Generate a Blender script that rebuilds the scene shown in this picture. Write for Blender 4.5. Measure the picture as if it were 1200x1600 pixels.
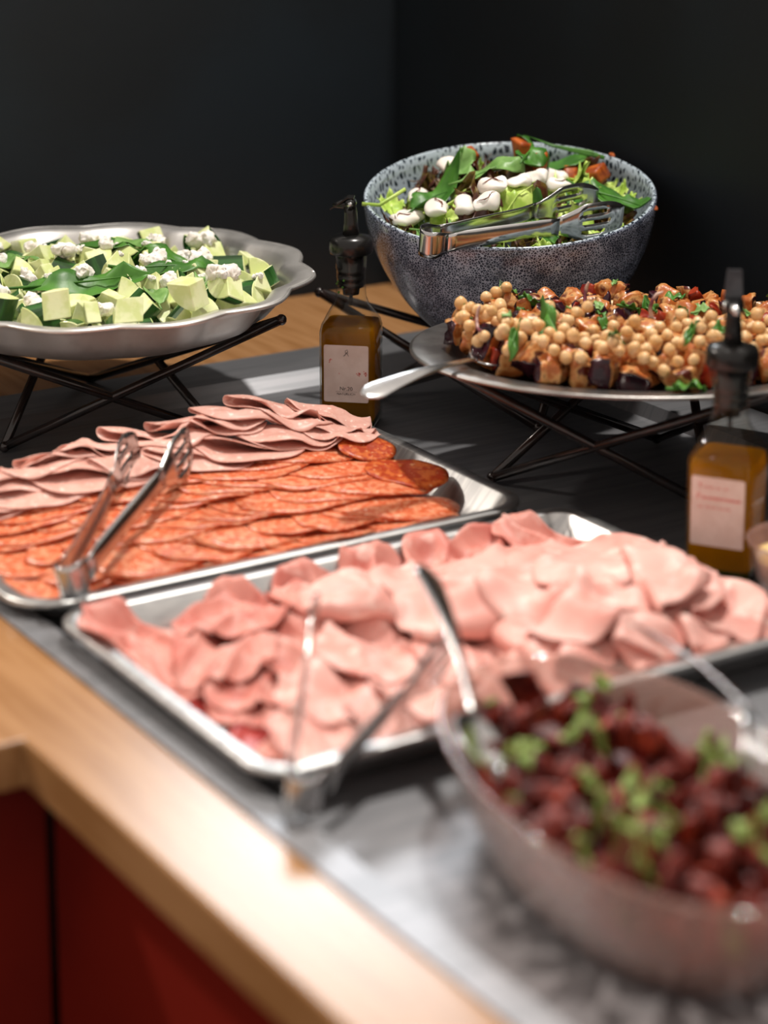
import bpy, bmesh, math, random
import numpy as np
from mathutils import Vector, Matrix, Euler, noise
R = math.radians
rnd = random.Random(11)
for o in list(bpy.data.objects): bpy.data.objects.remove(o)
SC = bpy.context.scene
COL = SC.collection
# ------------------------------------------------------------------ camera
cd = bpy.data.cameras.new('camera'); cam = bpy.data.objects.new('camera', cd); COL.objects.link(cam)
cam.location = (0, 0, 0.74); cam.rotation_euler = (R(90-12), 0, 0)
cd.sensor_fit = 'VERTICAL'; cd.sensor_height = 36; cd.sensor_width = 27; cd.lens = 81.0
cd.shift_y = -435/1600; cd.clip_start = 0.05
cd.dof.use_dof = True; cd.dof.focus_distance = 2.50; cd.dof.aperture_fstop = 2.6; cd.dof.aperture_blades = 0
SC.camera = cam
# ------------------------------------------------------------------ world, lights, exposure
wd = bpy.data.worlds.new('world'); SC.world = wd; wd.use_nodes = True
wd.node_tree.nodes['Background'].inputs[0].default_value = (0.62, 0.55, 0.50, 1)
wd.node_tree.nodes['Background'].inputs[1].default_value = 1.15
def lamp(name, kind, loc, target, energy, color=(1, 1, 1), **kw):
    l = bpy.data.lights.new(name, kind); l.energy = energy; l.color = color
    for k, v in kw.items(): setattr(l, k, v)
    o = bpy.data.objects.new(name, l); COL.objects.link(o); o.location = loc
    o.rotation_euler = (Vector(target)-Vector(loc)).to_track_quat('-Z', 'Y').to_euler()
    return o
# ceiling spot over the buffet (main, fairly hard light), daylight window beyond the partition, lamp on the left
lamp('ceiling_spot_offscreen', 'SPOT', (0.42, 2.62, 2.6), (0.02, 2.1, 0.0), 265, (1.0, 0.945, 0.88), spot_size=R(70), spot_blend=0.4, shadow_soft_size=0.07)
lamp('window_daylight_offscreen', 'AREA', (-0.1, 5.4, 1.80), (0.0, 1.4, 0.0), 54, (0.93, 0.97, 1.0), shape='RECTANGLE', size=1.0, size_y=0.55)
lamp('side_ceiling_lamp_offscreen', 'SPOT', (-2.73, 3.24, 2.56), (-0.35, 1.5, 0.0), 360, (1.0, 0.9, 0.8), spot_size=R(32), spot_blend=0.7, shadow_soft_size=0.08)
SC.view_settings.view_transform = 'Standard'; SC.view_settings.look = 'None'
SC.view_settings.exposure = 0.0; SC.view_settings.gamma = 1.0; SC.view_settings.use_curve_mapping = False
# ------------------------------------------------------------------ frame of the counter: a runs across it, b along it
AD = Vector((math.sin(R(58)), math.cos(R(58)), 0)); BD = Vector((-AD.y, AD.x, 0))
ANG = math.atan2(AD.y, AD.x)
def W(a, b, z=0.0): return AD*a + BD*b + Vector((0, 0, z))
def toab(v): return v.dot(AD), v.dot(BD)
# ------------------------------------------------------------------ materials
def srgb(h):
    h = h.lstrip('#'); c = [int(h[i:i+2], 16)/255 for i in (0, 2, 4)]
    return tuple((x/12.92 if x <= 0.04045 else ((x+0.055)/1.055)**2.4) for x in c) + (1,)
MATS = {}
def mat(name, col, rough=0.5, metal=0.0, col2=None, scale=40, lo=0.4, hi=0.6, bump=0.0, bscale=None, sss=0.0, sssr=0.004,
        trans=0.0, ior=1.45, coat=0.0, stretch=None, col3=None, scale3=120, lo3=0.6, hi3=0.68, spec=0.5, detail=4, vor=False, emis=None):
    if name in MATS: return MATS[name]
    m = bpy.data.materials.new(name); m.use_nodes = True; MATS[name] = m
    nt = m.node_tree; N = nt.nodes; L = nt.links; p = N['Principled BSDF']
    p.inputs['Base Color'].default_value = srgb(col); p.inputs['Roughness'].default_value = rough; p.inputs['Metallic'].default_value = metal
    p.inputs['IOR'].default_value = ior; p.inputs['Transmission Weight'].default_value = trans; p.inputs['Coat Weight'].default_value = coat
    p.inputs['Coat Roughness'].default_value = 0.08; p.inputs['Specular IOR Level'].default_value = spec
    if sss:
        p.inputs['Subsurface Weight'].default_value = sss; p.inputs['Subsurface Scale'].default_value = sssr
        p.inputs['Subsurface Radius'].default_value = (1, 0.45, 0.3)
    tc = N.new('ShaderNodeTexCoord'); oi = N.new('ShaderNodeObjectInfo'); va = N.new('ShaderNodeVectorMath'); va.operation = 'MULTIPLY_ADD'
    cx = N.new('ShaderNodeCombineXYZ')
    for i in range(3): L.new(oi.outputs['Random'], cx.inputs[i])
    L.new(cx.outputs[0], va.inputs[0]); va.inputs[1].default_value = (7, 11, 13); L.new(tc.outputs['Object'], va.inputs[2])
    vec = va.outputs[0]
    if stretch:
        mp = N.new('ShaderNodeMapping'); mp.inputs['Scale'].default_value = stretch
        L.new(vec, mp.inputs[0]); vec = mp.outputs[0]
    last = None
    def layer(prev, c1, c2, sc, l, h, isv=False):
        if isv:
            t = N.new('ShaderNodeTexVoronoi'); t.inputs['Scale'].default_value = sc; out = t.outputs['Distance']
        else:
            t = N.new('ShaderNodeTexNoise'); t.inputs['Scale'].default_value = sc; t.inputs['Detail'].default_value = detail; out = t.outputs['Fac']
        L.new(vec, t.inputs['Vector'])
        r = N.new('ShaderNodeMapRange'); r.interpolation_type = 'SMOOTHSTEP'; r.inputs[1].default_value = l; r.inputs[2].default_value = h; L.new(out, r.inputs[0])
        x = N.new('ShaderNodeMix'); x.data_type = 'RGBA'; L.new(r.outputs[0], x.inputs[0])
        if prev is None: x.inputs[6].default_value = c1
        else: L.new(prev, x.inputs[6])
        x.inputs[7].default_value = c2
        return x.outputs[2]
    if col2: last = layer(None, srgb(col), srgb(col2), scale, lo, hi, vor)
    if col3: last = layer(last, srgb(col), srgb(col3), scale3, lo3, hi3)
    if last is not None: L.new(last, p.inputs['Base Color'])
    if bump:
        t = N.new('ShaderNodeTexNoise'); t.inputs['Scale'].default_value = bscale or scale*2; t.inputs['Detail'].default_value = 3; L.new(vec, t.inputs['Vector'])
        b = N.new('ShaderNodeBump'); b.inputs['Strength'].default_value = bump; b.inputs['Distance'].default_value = 0.002
        L.new(t.outputs['Fac'], b.inputs['Height']); L.new(b.outputs[0], p.inputs['Normal'])
    return m
def thin_glass(name, tint, gloss=0.03, cloud=0.0, ccol=(1, 1, 1, 1)):
    m = bpy.data.materials.new(name); m.use_nodes = True; MATS[name] = m
    nt = m.node_tree; N = nt.nodes; L = nt.links; N.remove(N['Principled BSDF'])
    tr = N.new('ShaderNodeBsdfTransparent'); tr.inputs[0].default_value = tint; base = tr.outputs[0]
    if cloud:
        df = N.new('ShaderNodeBsdfDiffuse'); df.inputs[0].default_value = ccol; c = N.new('ShaderNodeMixShader'); c.inputs[0].default_value = cloud
        L.new(base, c.inputs[1]); L.new(df.outputs[0], c.inputs[2]); base = c.outputs[0]
    gl = N.new('ShaderNodeBsdfGlossy'); gl.inputs['Roughness'].default_value = 0.04
    lw = N.new('ShaderNodeLayerWeight'); lw.inputs[0].default_value = 0.5; fr = N.new('ShaderNodeMath'); fr.operation = 'POWER'; fr.inputs[1].default_value = 4.0; L.new(lw.outputs['Facing'], fr.inputs[0])
    ad = N.new('ShaderNodeMath'); ad.operation = 'ADD'; ad.inputs[1].default_value = gloss; ad.use_clamp = True; L.new(fr.outputs[0], ad.inputs[0])
    mx = N.new('ShaderNodeMixShader'); L.new(ad.outputs[0], mx.inputs[0]); L.new(base, mx.inputs[1]); L.new(gl.outputs[0], mx.inputs[2])
    L.new(mx.outputs[0], N['Material Output'].inputs[0]); return m
M_wall = mat('black_wall_paint', '#0f1920', 0.55, col2='#0b1217', scale=3, lo=0.35, hi=0.65, col3='#4a4744', scale3=90, lo3=0.80, hi3=0.82, bump=0.15, bscale=60)
M_wood = mat('oak_counter', '#a87c52', 0.27, col2='#94683e', scale=9, lo=0.35, hi=0.7, stretch=(9, 0.7, 3), bump=0.05, bscale=50, detail=6)
M_red = mat('red_cabinet_paint', '#7a1a0c', 0.45, col2='#6a150a', scale=4)
M_floor = mat('dark_floor', '#1c0d0b', 0.6, col2='#150a09', scale=6)
M_inset = mat('dark_steel_inset', '#929295', 0.50, 0.9, col2='#86878a', scale=7, stretch=(1, 14, 1), bump=0.03, bscale=200, col3='#8c8c8c', scale3=60, lo3=0.68, hi3=0.72)
M_steel = mat('polished_steel', '#d2d2d0', 0.20, 1.0, col2='#bebebe', scale=14, bump=0.02, bscale=90)
M_tray = mat('brushed_tray_steel', '#d0d0ce', 0.36, 1.0, col2='#b8b8b8', scale=18, stretch=(1, 9, 1))
M_platter = mat('platter_steel', '#dedcd8', 0.40, 0.9, col2='#c6c4c0', scale=16, bump=0.04, bscale=70)
M_old = mat('worn_plate_steel', '#a3a09c', 0.34, 1.0, col2='#84817e', scale=22, bump=0.05, bscale=160)
M_wire = mat('black_wire', '#1a1312', 0.22, 0.3, col2='#2a1d19', scale=60, coat=0.5)
M_black = mat('black_plastic', '#121211', 0.25, 0.0, col2='#1b1a19', scale=40)
M_flap = mat('grey_flap', '#58595c', 0.25, 0.6, col2='#6a6b6e', scale=50)
M_label = mat('label_paper', '#e6d0c6', 0.75, col2='#dcc3b8', scale=70, lo=0.3, hi=0.7)
M_ink = mat('grey_ink', '#4a413d', 0.8)
M_redink = mat('red_ink', '#d24a44', 0.8, col2='#e07a70', scale=300)
M_oil = None
def mix_oil(name, c1, c2):
    m = bpy.data.materials.new(name); m.use_nodes = True; N = m.node_tree.nodes; L = m.node_tree.links; p = N['Principled BSDF']
    p.inputs['Base Color'].default_value = srgb(c1); p.inputs['Transmission Weight'].default_value = 0.75; p.inputs['Roughness'].default_value = 0.05; p.inputs['IOR'].default_value = 1.3
    t = N.new('ShaderNodeBsdfTranslucent'); tc = N.new('ShaderNodeTexCoord'); nz = N.new('ShaderNodeTexNoise'); nz.inputs['Scale'].default_value = 30
    L.new(tc.outputs['Object'], nz.inputs['Vector'])
    x = N.new('ShaderNodeMix'); x.data_type = 'RGBA'; L.new(nz.outputs['Fac'], x.inputs[0]); x.inputs[6].default_value = srgb(c1); x.inputs[7].default_value = srgb(c2)
    L.new(x.outputs[2], t.inputs[0])
    mx = N.new('ShaderNodeMixShader'); mx.inputs[0].default_value = 0.80
    L.new(p.outputs[0], mx.inputs[1]); L.new(t.outputs[0], mx.inputs[2]); L.new(mx.outputs[0], N['Material Output'].inputs[0]); return m
M_oil = mix_oil('amber_oil', '#dda420', '#bd9a18')
M_oil2 = mix_oil('herb_sediment', '#8a9a1c', '#5d6d14')
M_bottle = thin_glass('bottle_glass', (0.95, 0.96, 0.93, 1), 0.02)
M_glass = thin_glass('bowl_glass', (0.93, 0.88, 0.86, 1), 0.05, 0.24, srgb('#d9aa9c'))
# foods
M_flesh = mat('cucumber_flesh', '#d3dd96', 0.30, col2='#e6ebb8', scale=60, sss=0.12, bump=0.1, bscale=180, spec=0.6)
M_skin = mat('cucumber_skin', '#1d3d18', 0.25, col2='#33602a', scale=70, stretch=(1, 1, 0.15))
M_feta = mat('feta', '#f7f2ec', 0.75, col2='#eee6da', scale=120, bump=0.5, bscale=300, sss=0.1)
M_basil = mat('basil_green', '#35661f', 0.42, col2='#4c812c', scale=30, bump=0.2, bscale=80)
M_basil2 = mat('basil_pale', '#648f45', 0.42, col2='#80a85e', scale=30, bump=0.2, bscale=80)
M_lett = mat('lettuce_green', '#9fbf4c', 0.4, col2='#c3d873', scale=50, bump=0.25, bscale=120)
M_redl = mat('red_lettuce', '#4a2416', 0.4, col2='#6d5a22', scale=45, lo=0.45, hi=0.62, bump=0.3, bscale=120)
M_moz = mat('mozzarella', '#f6f1e8', 0.35, col2='#efe6da', scale=40, sss=0.15)
M_drz = mat('balsamic_drizzle', '#5a1a08', 0.12, col2='#7a3010', scale=120)
M_squash = mat('roasted_squash', '#b85c20', 0.4, col2='#8a3a0e', scale=90, bump=0.3, bscale=160)
M_chick = mat('chickpea', '#dcae74', 0.38, col2='#e8c391', scale=60, bump=0.1, bscale=180, sss=0.1)
M_aub = mat('aubergine_flesh', '#b0602a', 0.32, col2='#dca768', scale=70, lo=0.42, hi=0.6, col3='#5c1c0c', scale3=70, lo3=0.52, hi3=0.66, bump=0.5, bscale=140)
M_aubr = mat('tomato_red_bit', '#6e160e', 0.35, col2='#9a3418', scale=90, spec=0.3, bump=0.3, bscale=140)
M_aubs = mat('aubergine_skin', '#24101a', 0.2, col2='#3a1620', scale=80)
M_onion = mat('red_onion', '#7a3a46', 0.3, col2='#d8b8a8', scale=50)
M_mort = mat('mortadella', '#e3b0a2', 0.42, col2='#dba394', scale=50, col3='#f0d2c6', scale3=110, lo3=0.60, hi3=0.66, sss=0.08, sssr=0.002)
M_sal = mat('paprika_salami', '#cc6038', 0.34, col2='#e08e68', scale=140, lo=0.46, hi=0.58, col3='#f0c0a4', scale3=230, lo3=0.60, hi3=0.68, bump=0.2, bscale=240, sss=0.12)
M_sald = mat('dark_salami', '#a83a18', 0.35, col2='#c8642e', scale=120, lo=0.45, hi=0.6, col3='#e0a070', scale3=200, lo3=0.62, hi3=0.70, bump=0.3, bscale=200)
M_ham = mat('cooked_ham', '#e8b3a8', 0.42, col2='#de9a8e', scale=22, lo=0.4, hi=0.7, col3='#f0cfc4', scale3=45, lo3=0.56, hi3=0.70, sss=0.08, sssr=0.002, spec=0.35, bump=0.15, bscale=300)
M_ham2 = mat('smoked_ham', '#dc978a', 0.46, col2='#c87468', scale=26, lo=0.42, hi=0.68, col3='#e6b0a4', scale3=55, lo3=0.55, hi3=0.68, sss=0.08, sssr=0.002, spec=0.35)
M_ham3 = mat('dry_ham', '#98211f', 0.36, col2='#c4524a', scale=30, lo=0.45, hi=0.68, col3='#e8b0a4', scale3=50, lo3=0.66, hi3=0.72, sss=0.12)
M_beet = mat('beetroot', '#420c0b', 0.42, col2='#7c2a1e', scale=70, spec=0.4, bump=0.6, bscale=200)
M_beet2 = mat('beet_orange', '#9a3820', 0.5, col2='#5c1210', scale=80, spec=0.25, bump=0.6, bscale=200)
M_spr = mat('green_onion', '#71893a', 0.5, col2='#93a858', scale=90)
M_cream = mat('yoghurt_dressing', '#efe2cf', 0.4, col2='#e6c88a', scale=40)
# ------------------------------------------------------------------ mesh helpers
def tag(o, label, cat, group=None):
    o['label'] = label; o['category'] = cat
    if group: o['group'] = group
    return o
def struct(o): o['kind'] = 'structure'; return o
def empty(name, loc=(0, 0, 0), rz=0.0):
    o = bpy.data.objects.new(name, None); COL.objects.link(o); o.location = loc; o.rotation_euler = (0, 0, rz); o.empty_display_size = 0.02
    return o
def link(name, me, parent=None):
    o = bpy.data.objects.new(name, me); COL.objects.link(o)
    if parent: o.parent = parent
    return o
def mesh(name, vs, fs, m, parent=None, smooth=True, mi=None):
    me = bpy.data.meshes.new(name); me.from_pydata([tuple(v) for v in vs], [], fs)
    for x in (m if isinstance(m, (list, tuple)) else [m]): me.materials.append(x)
    if smooth: me.polygons.foreach_set('use_smooth', [True]*len(me.polygons))
    if mi: me.polygons.foreach_set('material_index', mi)
    me.update(); return link(name, me, parent)
def frombm(name, bm, m, parent=None, smooth=True):
    me = bpy.data.meshes.new(name); bm.normal_update(); bm.to_mesh(me); bm.free()
    for x in (m if isinstance(m, (list, tuple)) else [m]): me.materials.append(x)
    if smooth: me.polygons.foreach_set('use_smooth', [True]*len(me.polygons))
    return link(name, me, parent)
def mod_solid(o, t, off=0.0):
    s = o.modifiers.new('s', 'SOLIDIFY'); s.thickness = t; s.offset = off; return o
def mod_bevel(o, w, seg=2):
    b = o.modifiers.new('b', 'BEVEL'); b.width = w; b.segments = seg; b.limit_method = 'ANGLE'; return o
def mod_sub(o, n=1):
    s = o.modifiers.new('u', 'SUBSURF'); s.levels = n; s.render_levels = n; return o
def tube(pts, r, seg=8, closed=False):
    vs, fs = [], []; n = len(pts); pts = [Vector(p) for p in pts]; rs = r if isinstance(r, (list, tuple)) else [r]*n
    up = Vector((0.13, 0.21, 0.97)).normalized()
    for i, p in enumerate(pts):
        d = (pts[min(i+1, n-1)]-pts[max(i-1, 0)]).normalized(); x = d.cross(up)
        if x.length < 1e-3: x = d.cross(Vector((1, 0, 0)))
        x.normalize(); y = d.cross(x)
        for k in range(seg):
            t = 2*math.pi*k/seg; vs.append(p + (x*math.cos(t)+y*math.sin(t))*rs[i])
    for i in range(n-1):
        for k in range(seg):
            k2 = (k+1) % seg; fs.append((i*seg+k, i*seg+k2, (i+1)*seg+k2, (i+1)*seg+k))
    fs.append(tuple(range(seg-1, -1, -1))); fs.append(tuple((n-1)*seg+k for k in range(seg)))
    return vs, fs
def lathe(prof, seg=32, sq=None):
    """prof list of (r,z); open mesh of revolution, poles when r==0"""
    vs, fs = [], []; rings = []
    for r, z in prof:
        if r < 1e-6: vs.append((0, 0, z)); rings.append([len(vs)-1])
        else:
            ids = []
            for k in range(seg):
                t = 2*math.pi*k/seg; vs.append((r*math.cos(t), r*math.sin(t), z)); ids.append(len(vs)-1)
            rings.append(ids)
    for i in range(len(rings)-1):
        A, B = rings[i], rings[i+1]
        for k in range(seg):
            k2 = (k+1) % seg
            if len(A) == 1 and len(B) == 1: continue
            if len(A) == 1: fs.append((A[0], B[k2], B[k]))
            elif len(B) == 1: fs.append((A[k], A[k2], B[0]))
            else: fs.append((A[k], A[k2], B[k2], B[k]))
    return vs, fs
def box(bm, lo, hi):
    vs = [bm.verts.new((x, y, z)) for x in (lo[0], hi[0]) for y in (lo[1], hi[1]) for z in (lo[2], hi[2])]
    for f in ((0, 1, 3, 2), (4, 6, 7, 5), (0, 4, 5, 1), (2, 3, 7, 6), (0, 2, 6, 4), (1, 5, 7, 3)): bm.faces.new([vs[i] for i in f])
# ------------------------------------------------------------------ the setting
ZF = -0.014                       # floor of the metal inset
def abbox(name, a0, a1, b0, b1, z0, z1, m, parent=None):
    bm = bmesh.new(); box(bm, (a0, b0, z0), (a1, b1, z1)); o = frombm(name, bm, m, parent, False); o.rotation_euler = (0, 0, ANG); return o
WH = 0.66
struct(abbox('wall_left', -2.2, 1.69, 2.67, 2.72, -0.9, WH, M_wall))
struct(abbox('wall_right', 1.691, 1.74, -0.6, 2.72, -0.9, WH, M_wall))
struct(abbox('floor', -6.0, 1.69, -5.0, 2.67, -0.92, -0.9, M_floor))
# ------------------------------------------------------------------ counter
AB = [-1.6, 0.633, 0.722, 1.680, 1.6895]; BB = [-0.4, 1.53, 2.405, 2.668]
bm = bmesh.new(); V = {}
for i, a in enumerate(AB):
    for j, b in enumerate(BB): V[i, j] = bm.verts.new((a, b, 0))
fl = []
for i in range(4):
    for j in range(3):
        if i == 0 and j == 0: continue
        if i == 2 and j < 2: continue
        fl.append(bm.faces.new((V[i, j], V[i+1, j], V[i+1, j+1], V[i, j+1])))
ex = bmesh.ops.extrude_face_region(bm, geom=fl)
bmesh.ops.translate(bm, verts=[v for v in ex['geom'] if isinstance(v, bmesh.types.BMVert)], vec=(0, 0, -0.04))
for v in [v for v in bm.verts if not v.link_faces]: bm.verts.remove(v)
bmesh.ops.recalc_face_normals(bm, faces=bm.faces)
ct = frombm('countertop', bm, M_wood, None, False); ct.rotation_euler = (0, 0, ANG); mod_bevel(ct, 0.003)
tag(ct, 'oiled oak buffet worktop with an inner corner and a metal inset', 'worktop')
# cabinet below the worktop
cb = empty('cabinet', (0, 0, -0.9)); cb.rotation_euler = (0, 0, ANG)
def cpanel(a0, a1, b0, b1, z0, z1, n='panel'):
    bm = bmesh.new(); box(bm, (a0, b0, z0+0.9), (a1, b1, z1+0.9)); o = frombm(n, bm, M_red, cb, False); mod_bevel(o, 0.002)
cpanel(0.668, 0.69, -0.4, 1.14, -0.82, -0.041); cpanel(0.668, 0.69, 1.144, 1.56, -0.82, -0.041)
cpanel(-1.5, 0.05, 1.57, 1.59, -0.82, -0.041); cpanel(0.054, 0.667, 1.57, 1.59, -0.82, -0.041)
cpanel(0.72, 0.74, -0.4, 1.6, -0.9, -0.821, 'plinth'); cpanel(-1.5, 0.719, 1.61, 1.63, -0.9, -0.821, 'plinth')
tag(cb, 'dark red painted cabinet carrying the oak worktop', 'cabinet')
# recessed metal inset
def rect_ring(a0, a1, b0, b1, z): return [(a0, b0, z), (a1, b0, z), (a1, b1, z), (a0, b1, z)]
rings = [rect_ring(0.716, 1.686, -0.3, 2.41, 0.0006), rect_ring(0.716, 1.686, -0.3, 2.41, 0.0026), rect_ring(0.744, 1.600, -0.26, 2.325, 0.0026),
         rect_ring(0.752, 1.592, -0.25, 2.302, -0.0125), rect_ring(0.757, 1.586, -0.245, 2.290, ZF)]
vs = [v for r in rings for v in r]; fs = []
for i in range(len(rings)-1):
    for k in range(4): fs.append((i*4+k, i*4+(k+1) % 4, (i+1)*4+(k+1) % 4, (i+1)*4+k))
nb = len(rings)-1; fs.append((nb*4, nb*4+1, nb*4+2, nb*4+3))
ins = mesh('metal_inset', vs, fs, M_inset, None, False); ins.rotation_euler = (0, 0, ANG)
tag(ins, 'dark brushed metal inset pan recessed into the oak worktop', 'pan')
# ------------------------------------------------------------------ wire stands
def ground(x, y):
    a, b = toab(Vector((x, y, 0)))
    if a < 0.716 or b > 2.41: return 0.0
    if a < 0.744 or a > 1.600 or b > 2.325: return 0.0026
    if b > 2.290: return ZF+(0.0026-ZF)*(b-2.290)/0.035
    return ZF
def stand(c, ang, label, z0=ZF, rf=0.135, rt=0.212, h=0.122):
    t = empty('wire_stand', (c[0], c[1], z0)); F, T = [], []
    for k in range(3):
        q = ang+k*2*math.pi/3
        F.append(Vector((rf*math.cos(q), rf*math.sin(q), 0.0060+ground(c[0]+rf*math.cos(q), c[1]+rf*math.sin(q))-z0))); T.append(Vector((rt*math.cos(q), rt*math.sin(q), h-z0)))
    for i in range(3):
        for j in range(3):
            if i == j: continue
            d = (F[j]-T[i]).normalized(); vs, fs = tube([T[i], T[i].lerp(F[j], 0.5), F[j]], 0.0052, 10)
            mesh('wire', vs, fs, M_wire, t)
    for i in range(3):
        for P, nm in ((T[i], 'tip'), (F[i], 'foot')):
            bm = bmesh.new(); bmesh.ops.create_uvsphere(bm, u_segments=10, v_segments=8, radius=0.0062); bmesh.ops.translate(bm, verts=bm.verts, vec=P)
            frombm(nm, bm, M_wire, t)
    return tag(t, label, 'stand', 'wire display stands')
stand((-0.3155, 2.497), -0.283, 'black crossed-wire stand under the fluted cucumber platter', h=0.1258)
stand((0.247, 2.312), 3.257, 'black crossed-wire stand under the chickpea plate', h=0.1262)
stand((0.122, 2.602), 3.0, 'black crossed-wire stand under the speckled salad bowl', rt=0.200, h=0.1105)
# ------------------------------------------------------------------ trays
def rrect(a0, a1, b0, b1, r, n=8):
    P = []
    for cx, cy, s in ((a1-r, b1-r, 0), (a0+r, b1-r, 1), (a0+r, b0+r, 2), (a1-r, b0+r, 3)):
        for k in range(n+1):
            t = (s+k/n)*math.pi/2; P.append((cx+r*math.cos(t), cy+r*math.sin(t)))
    return P
def tray(label, a0, a1, b0, b1, zr, r, flange, slope, rot=0.0):
    ca, cb_ = (a0+a1)/2, (b0+b1)/2; ha, hb = (a1-a0)/2, (b1-b0)/2
    prof = [(0.0, -0.004), (0.0, 0.0), (0.0015, 0.0012), (flange-0.002, 0.0012), (flange, 0.0), (flange+slope*0.5, -(zr-ZF)*0.62), (flange+slope*0.85, -(zr-ZF)*0.93+0.002), (flange+slope, -(zr-ZF)+0.0015)]
    vs, fs = [], []; n = None
    for ins_, dz in prof:
        P = rrect(-ha+ins_, ha-ins_, -hb+ins_, hb-ins_, max(r-ins_, 0.006)); n = len(P)
        vs += [(x, y, zr+dz) for x, y in P]
    for i in range(len(prof)-1):
        for k in range(n): fs.append((i*n+k, i*n+(k+1) % n, (i+1)*n+(k+1) % n, (i+1)*n+k))
    fs.append(tuple((len(prof)-1)*n+k for k in range(n)))
    o = mesh('serving_tray', vs, fs, M_tray); o.location = W(ca, cb_); o.rotation_euler = (0, 0, ANG+rot)
    mod_solid(o, 0.0012, -1); return tag(o, label, 'tray', 'steel serving trays')
tray('steel tray with rounded corners holding salami and mortadella', 0.722, 1.262, 1.733, 2.085, 0.016, 0.05, 0.014, 0.030)
tray('steel tray heaped with folded pink ham', 0.735, 1.275, 1.335, 1.708, 0.020, 0.032, 0.013, 0.022)
# ------------------------------------------------------------------ fluted platter
def platter():
    t = empty('fluted_platter', (-0.3155, 2.497, 0.165)); t.rotation_euler = (R(1.5), 0, 0)
    seg = 180; Rr = 0.232
    def lobe(th): return 1+0.022*(abs(math.cos(6*th+0.35))**0.6-0.6)+0.010*math.cos(12*th+0.7)
    prof = [(0.985, -0.0035, 1), (1.0, -0.002, 1), (1.0, 0.0, 1), (0.985, 0.0012, 1), (0.925, -0.001, 1), (0.905, -0.004, 1.0), (0.875, -0.014, 1.0), (0.835, -0.030, 0.9), (0.79, -0.043, 0.6), (0.74, -0.049, 0.3), (0.5, -0.051, 0), (0.0, -0.051, 0)]
    vs, fs = [], []
    for rf, z, lw in prof[:-1]:
        for k in range(seg):
            th = 2*math.pi*k/seg; r = Rr*rf*(1+(lobe(th)-1)*lw*1.5); vs.append((r*math.cos(th), r*math.sin(th), z+0.003*(lobe(th)-1)*60*0.02*lw))
    vs.append((0, 0, -0.051))
    for i in range(len(prof)-2):
        for k in range(seg): fs.append((i*seg+k, i*seg+(k+1) % seg, (i+1)*seg+(k+1) % seg, (i+1)*seg+k))
    b = (len(prof)-2)*seg
    for k in range(seg): fs.append((b+k, b+(k+1) % seg, len(vs)-1))
    o = mesh('dish', vs, fs, M_platter, t); mod_solid(o, 0.0012, -1)
    rim = []
    for k in range(seg+1):
        th = 2*math.pi*k/seg; r = Rr*(1+(lobe(th)-1)*1.5); rim.append((r*math.cos(th), r*math.sin(th), -0.001))
    vs, fs = tube(rim, 0.0022, 6); mesh('rolled_edge', vs, fs, M_platter, t)
    return tag(t, 'polished steel platter with a fluted rim full of cucumber salad', 'platter')
platter()
# ------------------------------------------------------------------ speckled bowl
BOWL = Matrix.Translation((0.145, 2.61, 0.232)) @ Matrix.Rotation(R(10.4), 4, 'X') @ Matrix.Rotation(R(-1.5), 4, 'Y')
def glaze(name, inside):
    m = bpy.data.materials.new(name); m.use_nodes = True; N = m.node_tree.nodes; L = m.node_tree.links; p = N['Principled BSDF']
    tc = N.new('ShaderNodeTexCoord'); nz = N.new('ShaderNodeTexNoise'); nz.inputs['Scale'].default_value = 40
    mp = N.new('ShaderNodeMapping'); L.new(tc.outputs['Object'], mp.inputs[0])
    if inside: mp.inputs['Scale'].default_value = (1, 1, 0.55)
    v = N.new('ShaderNodeTexVoronoi'); v.feature = 'DISTANCE_TO_EDGE'; v.inputs['Scale'].default_value = 170 if inside else 330
    L.new(mp.outputs[0], v.inputs['Vector']); L.new(tc.outputs['Object'], nz.inputs['Vector'])
    r = N.new('ShaderNodeMapRange'); r.interpolation_type = 'SMOOTHSTEP'
    r.inputs[1].default_value = 0.14 if inside else 0.03; r.inputs[2].default_value = 0.24 if inside else 0.14
    a = N.new('ShaderNodeMath'); a.operation = 'MULTIPLY_ADD'; a.inputs[1].default_value = 0.25; L.new(nz.outputs['Fac'], a.inputs[0]); L.new(v.outputs['Distance'], a.inputs[2])
    s = N.new('ShaderNodeMath'); s.operation = 'SUBTRACT'; s.inputs[1].default_value = 0.125; L.new(a.outputs[0], s.inputs[0]); L.new(s.outputs[0], r.inputs[0])
    x = N.new('ShaderNodeMix'); x.data_type = 'RGBA'; L.new(r.outputs[0], x.inputs[0])
    x.inputs[6].default_value = srgb('#b4c2cc' if inside else '#a8b2c6'); x.inputs[7].default_value = srgb('#1d2a35' if inside else '#323949')
    L.new(x.outputs[2], p.inputs['Base Color']); p.inputs['Roughness'].default_value = 0.22; p.inputs['Coat Weight'].default_value = 0.3
    return m
G_out, G_in = glaze('speckled_glaze_outside', False), glaze('speckled_glaze_inside', True)
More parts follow.
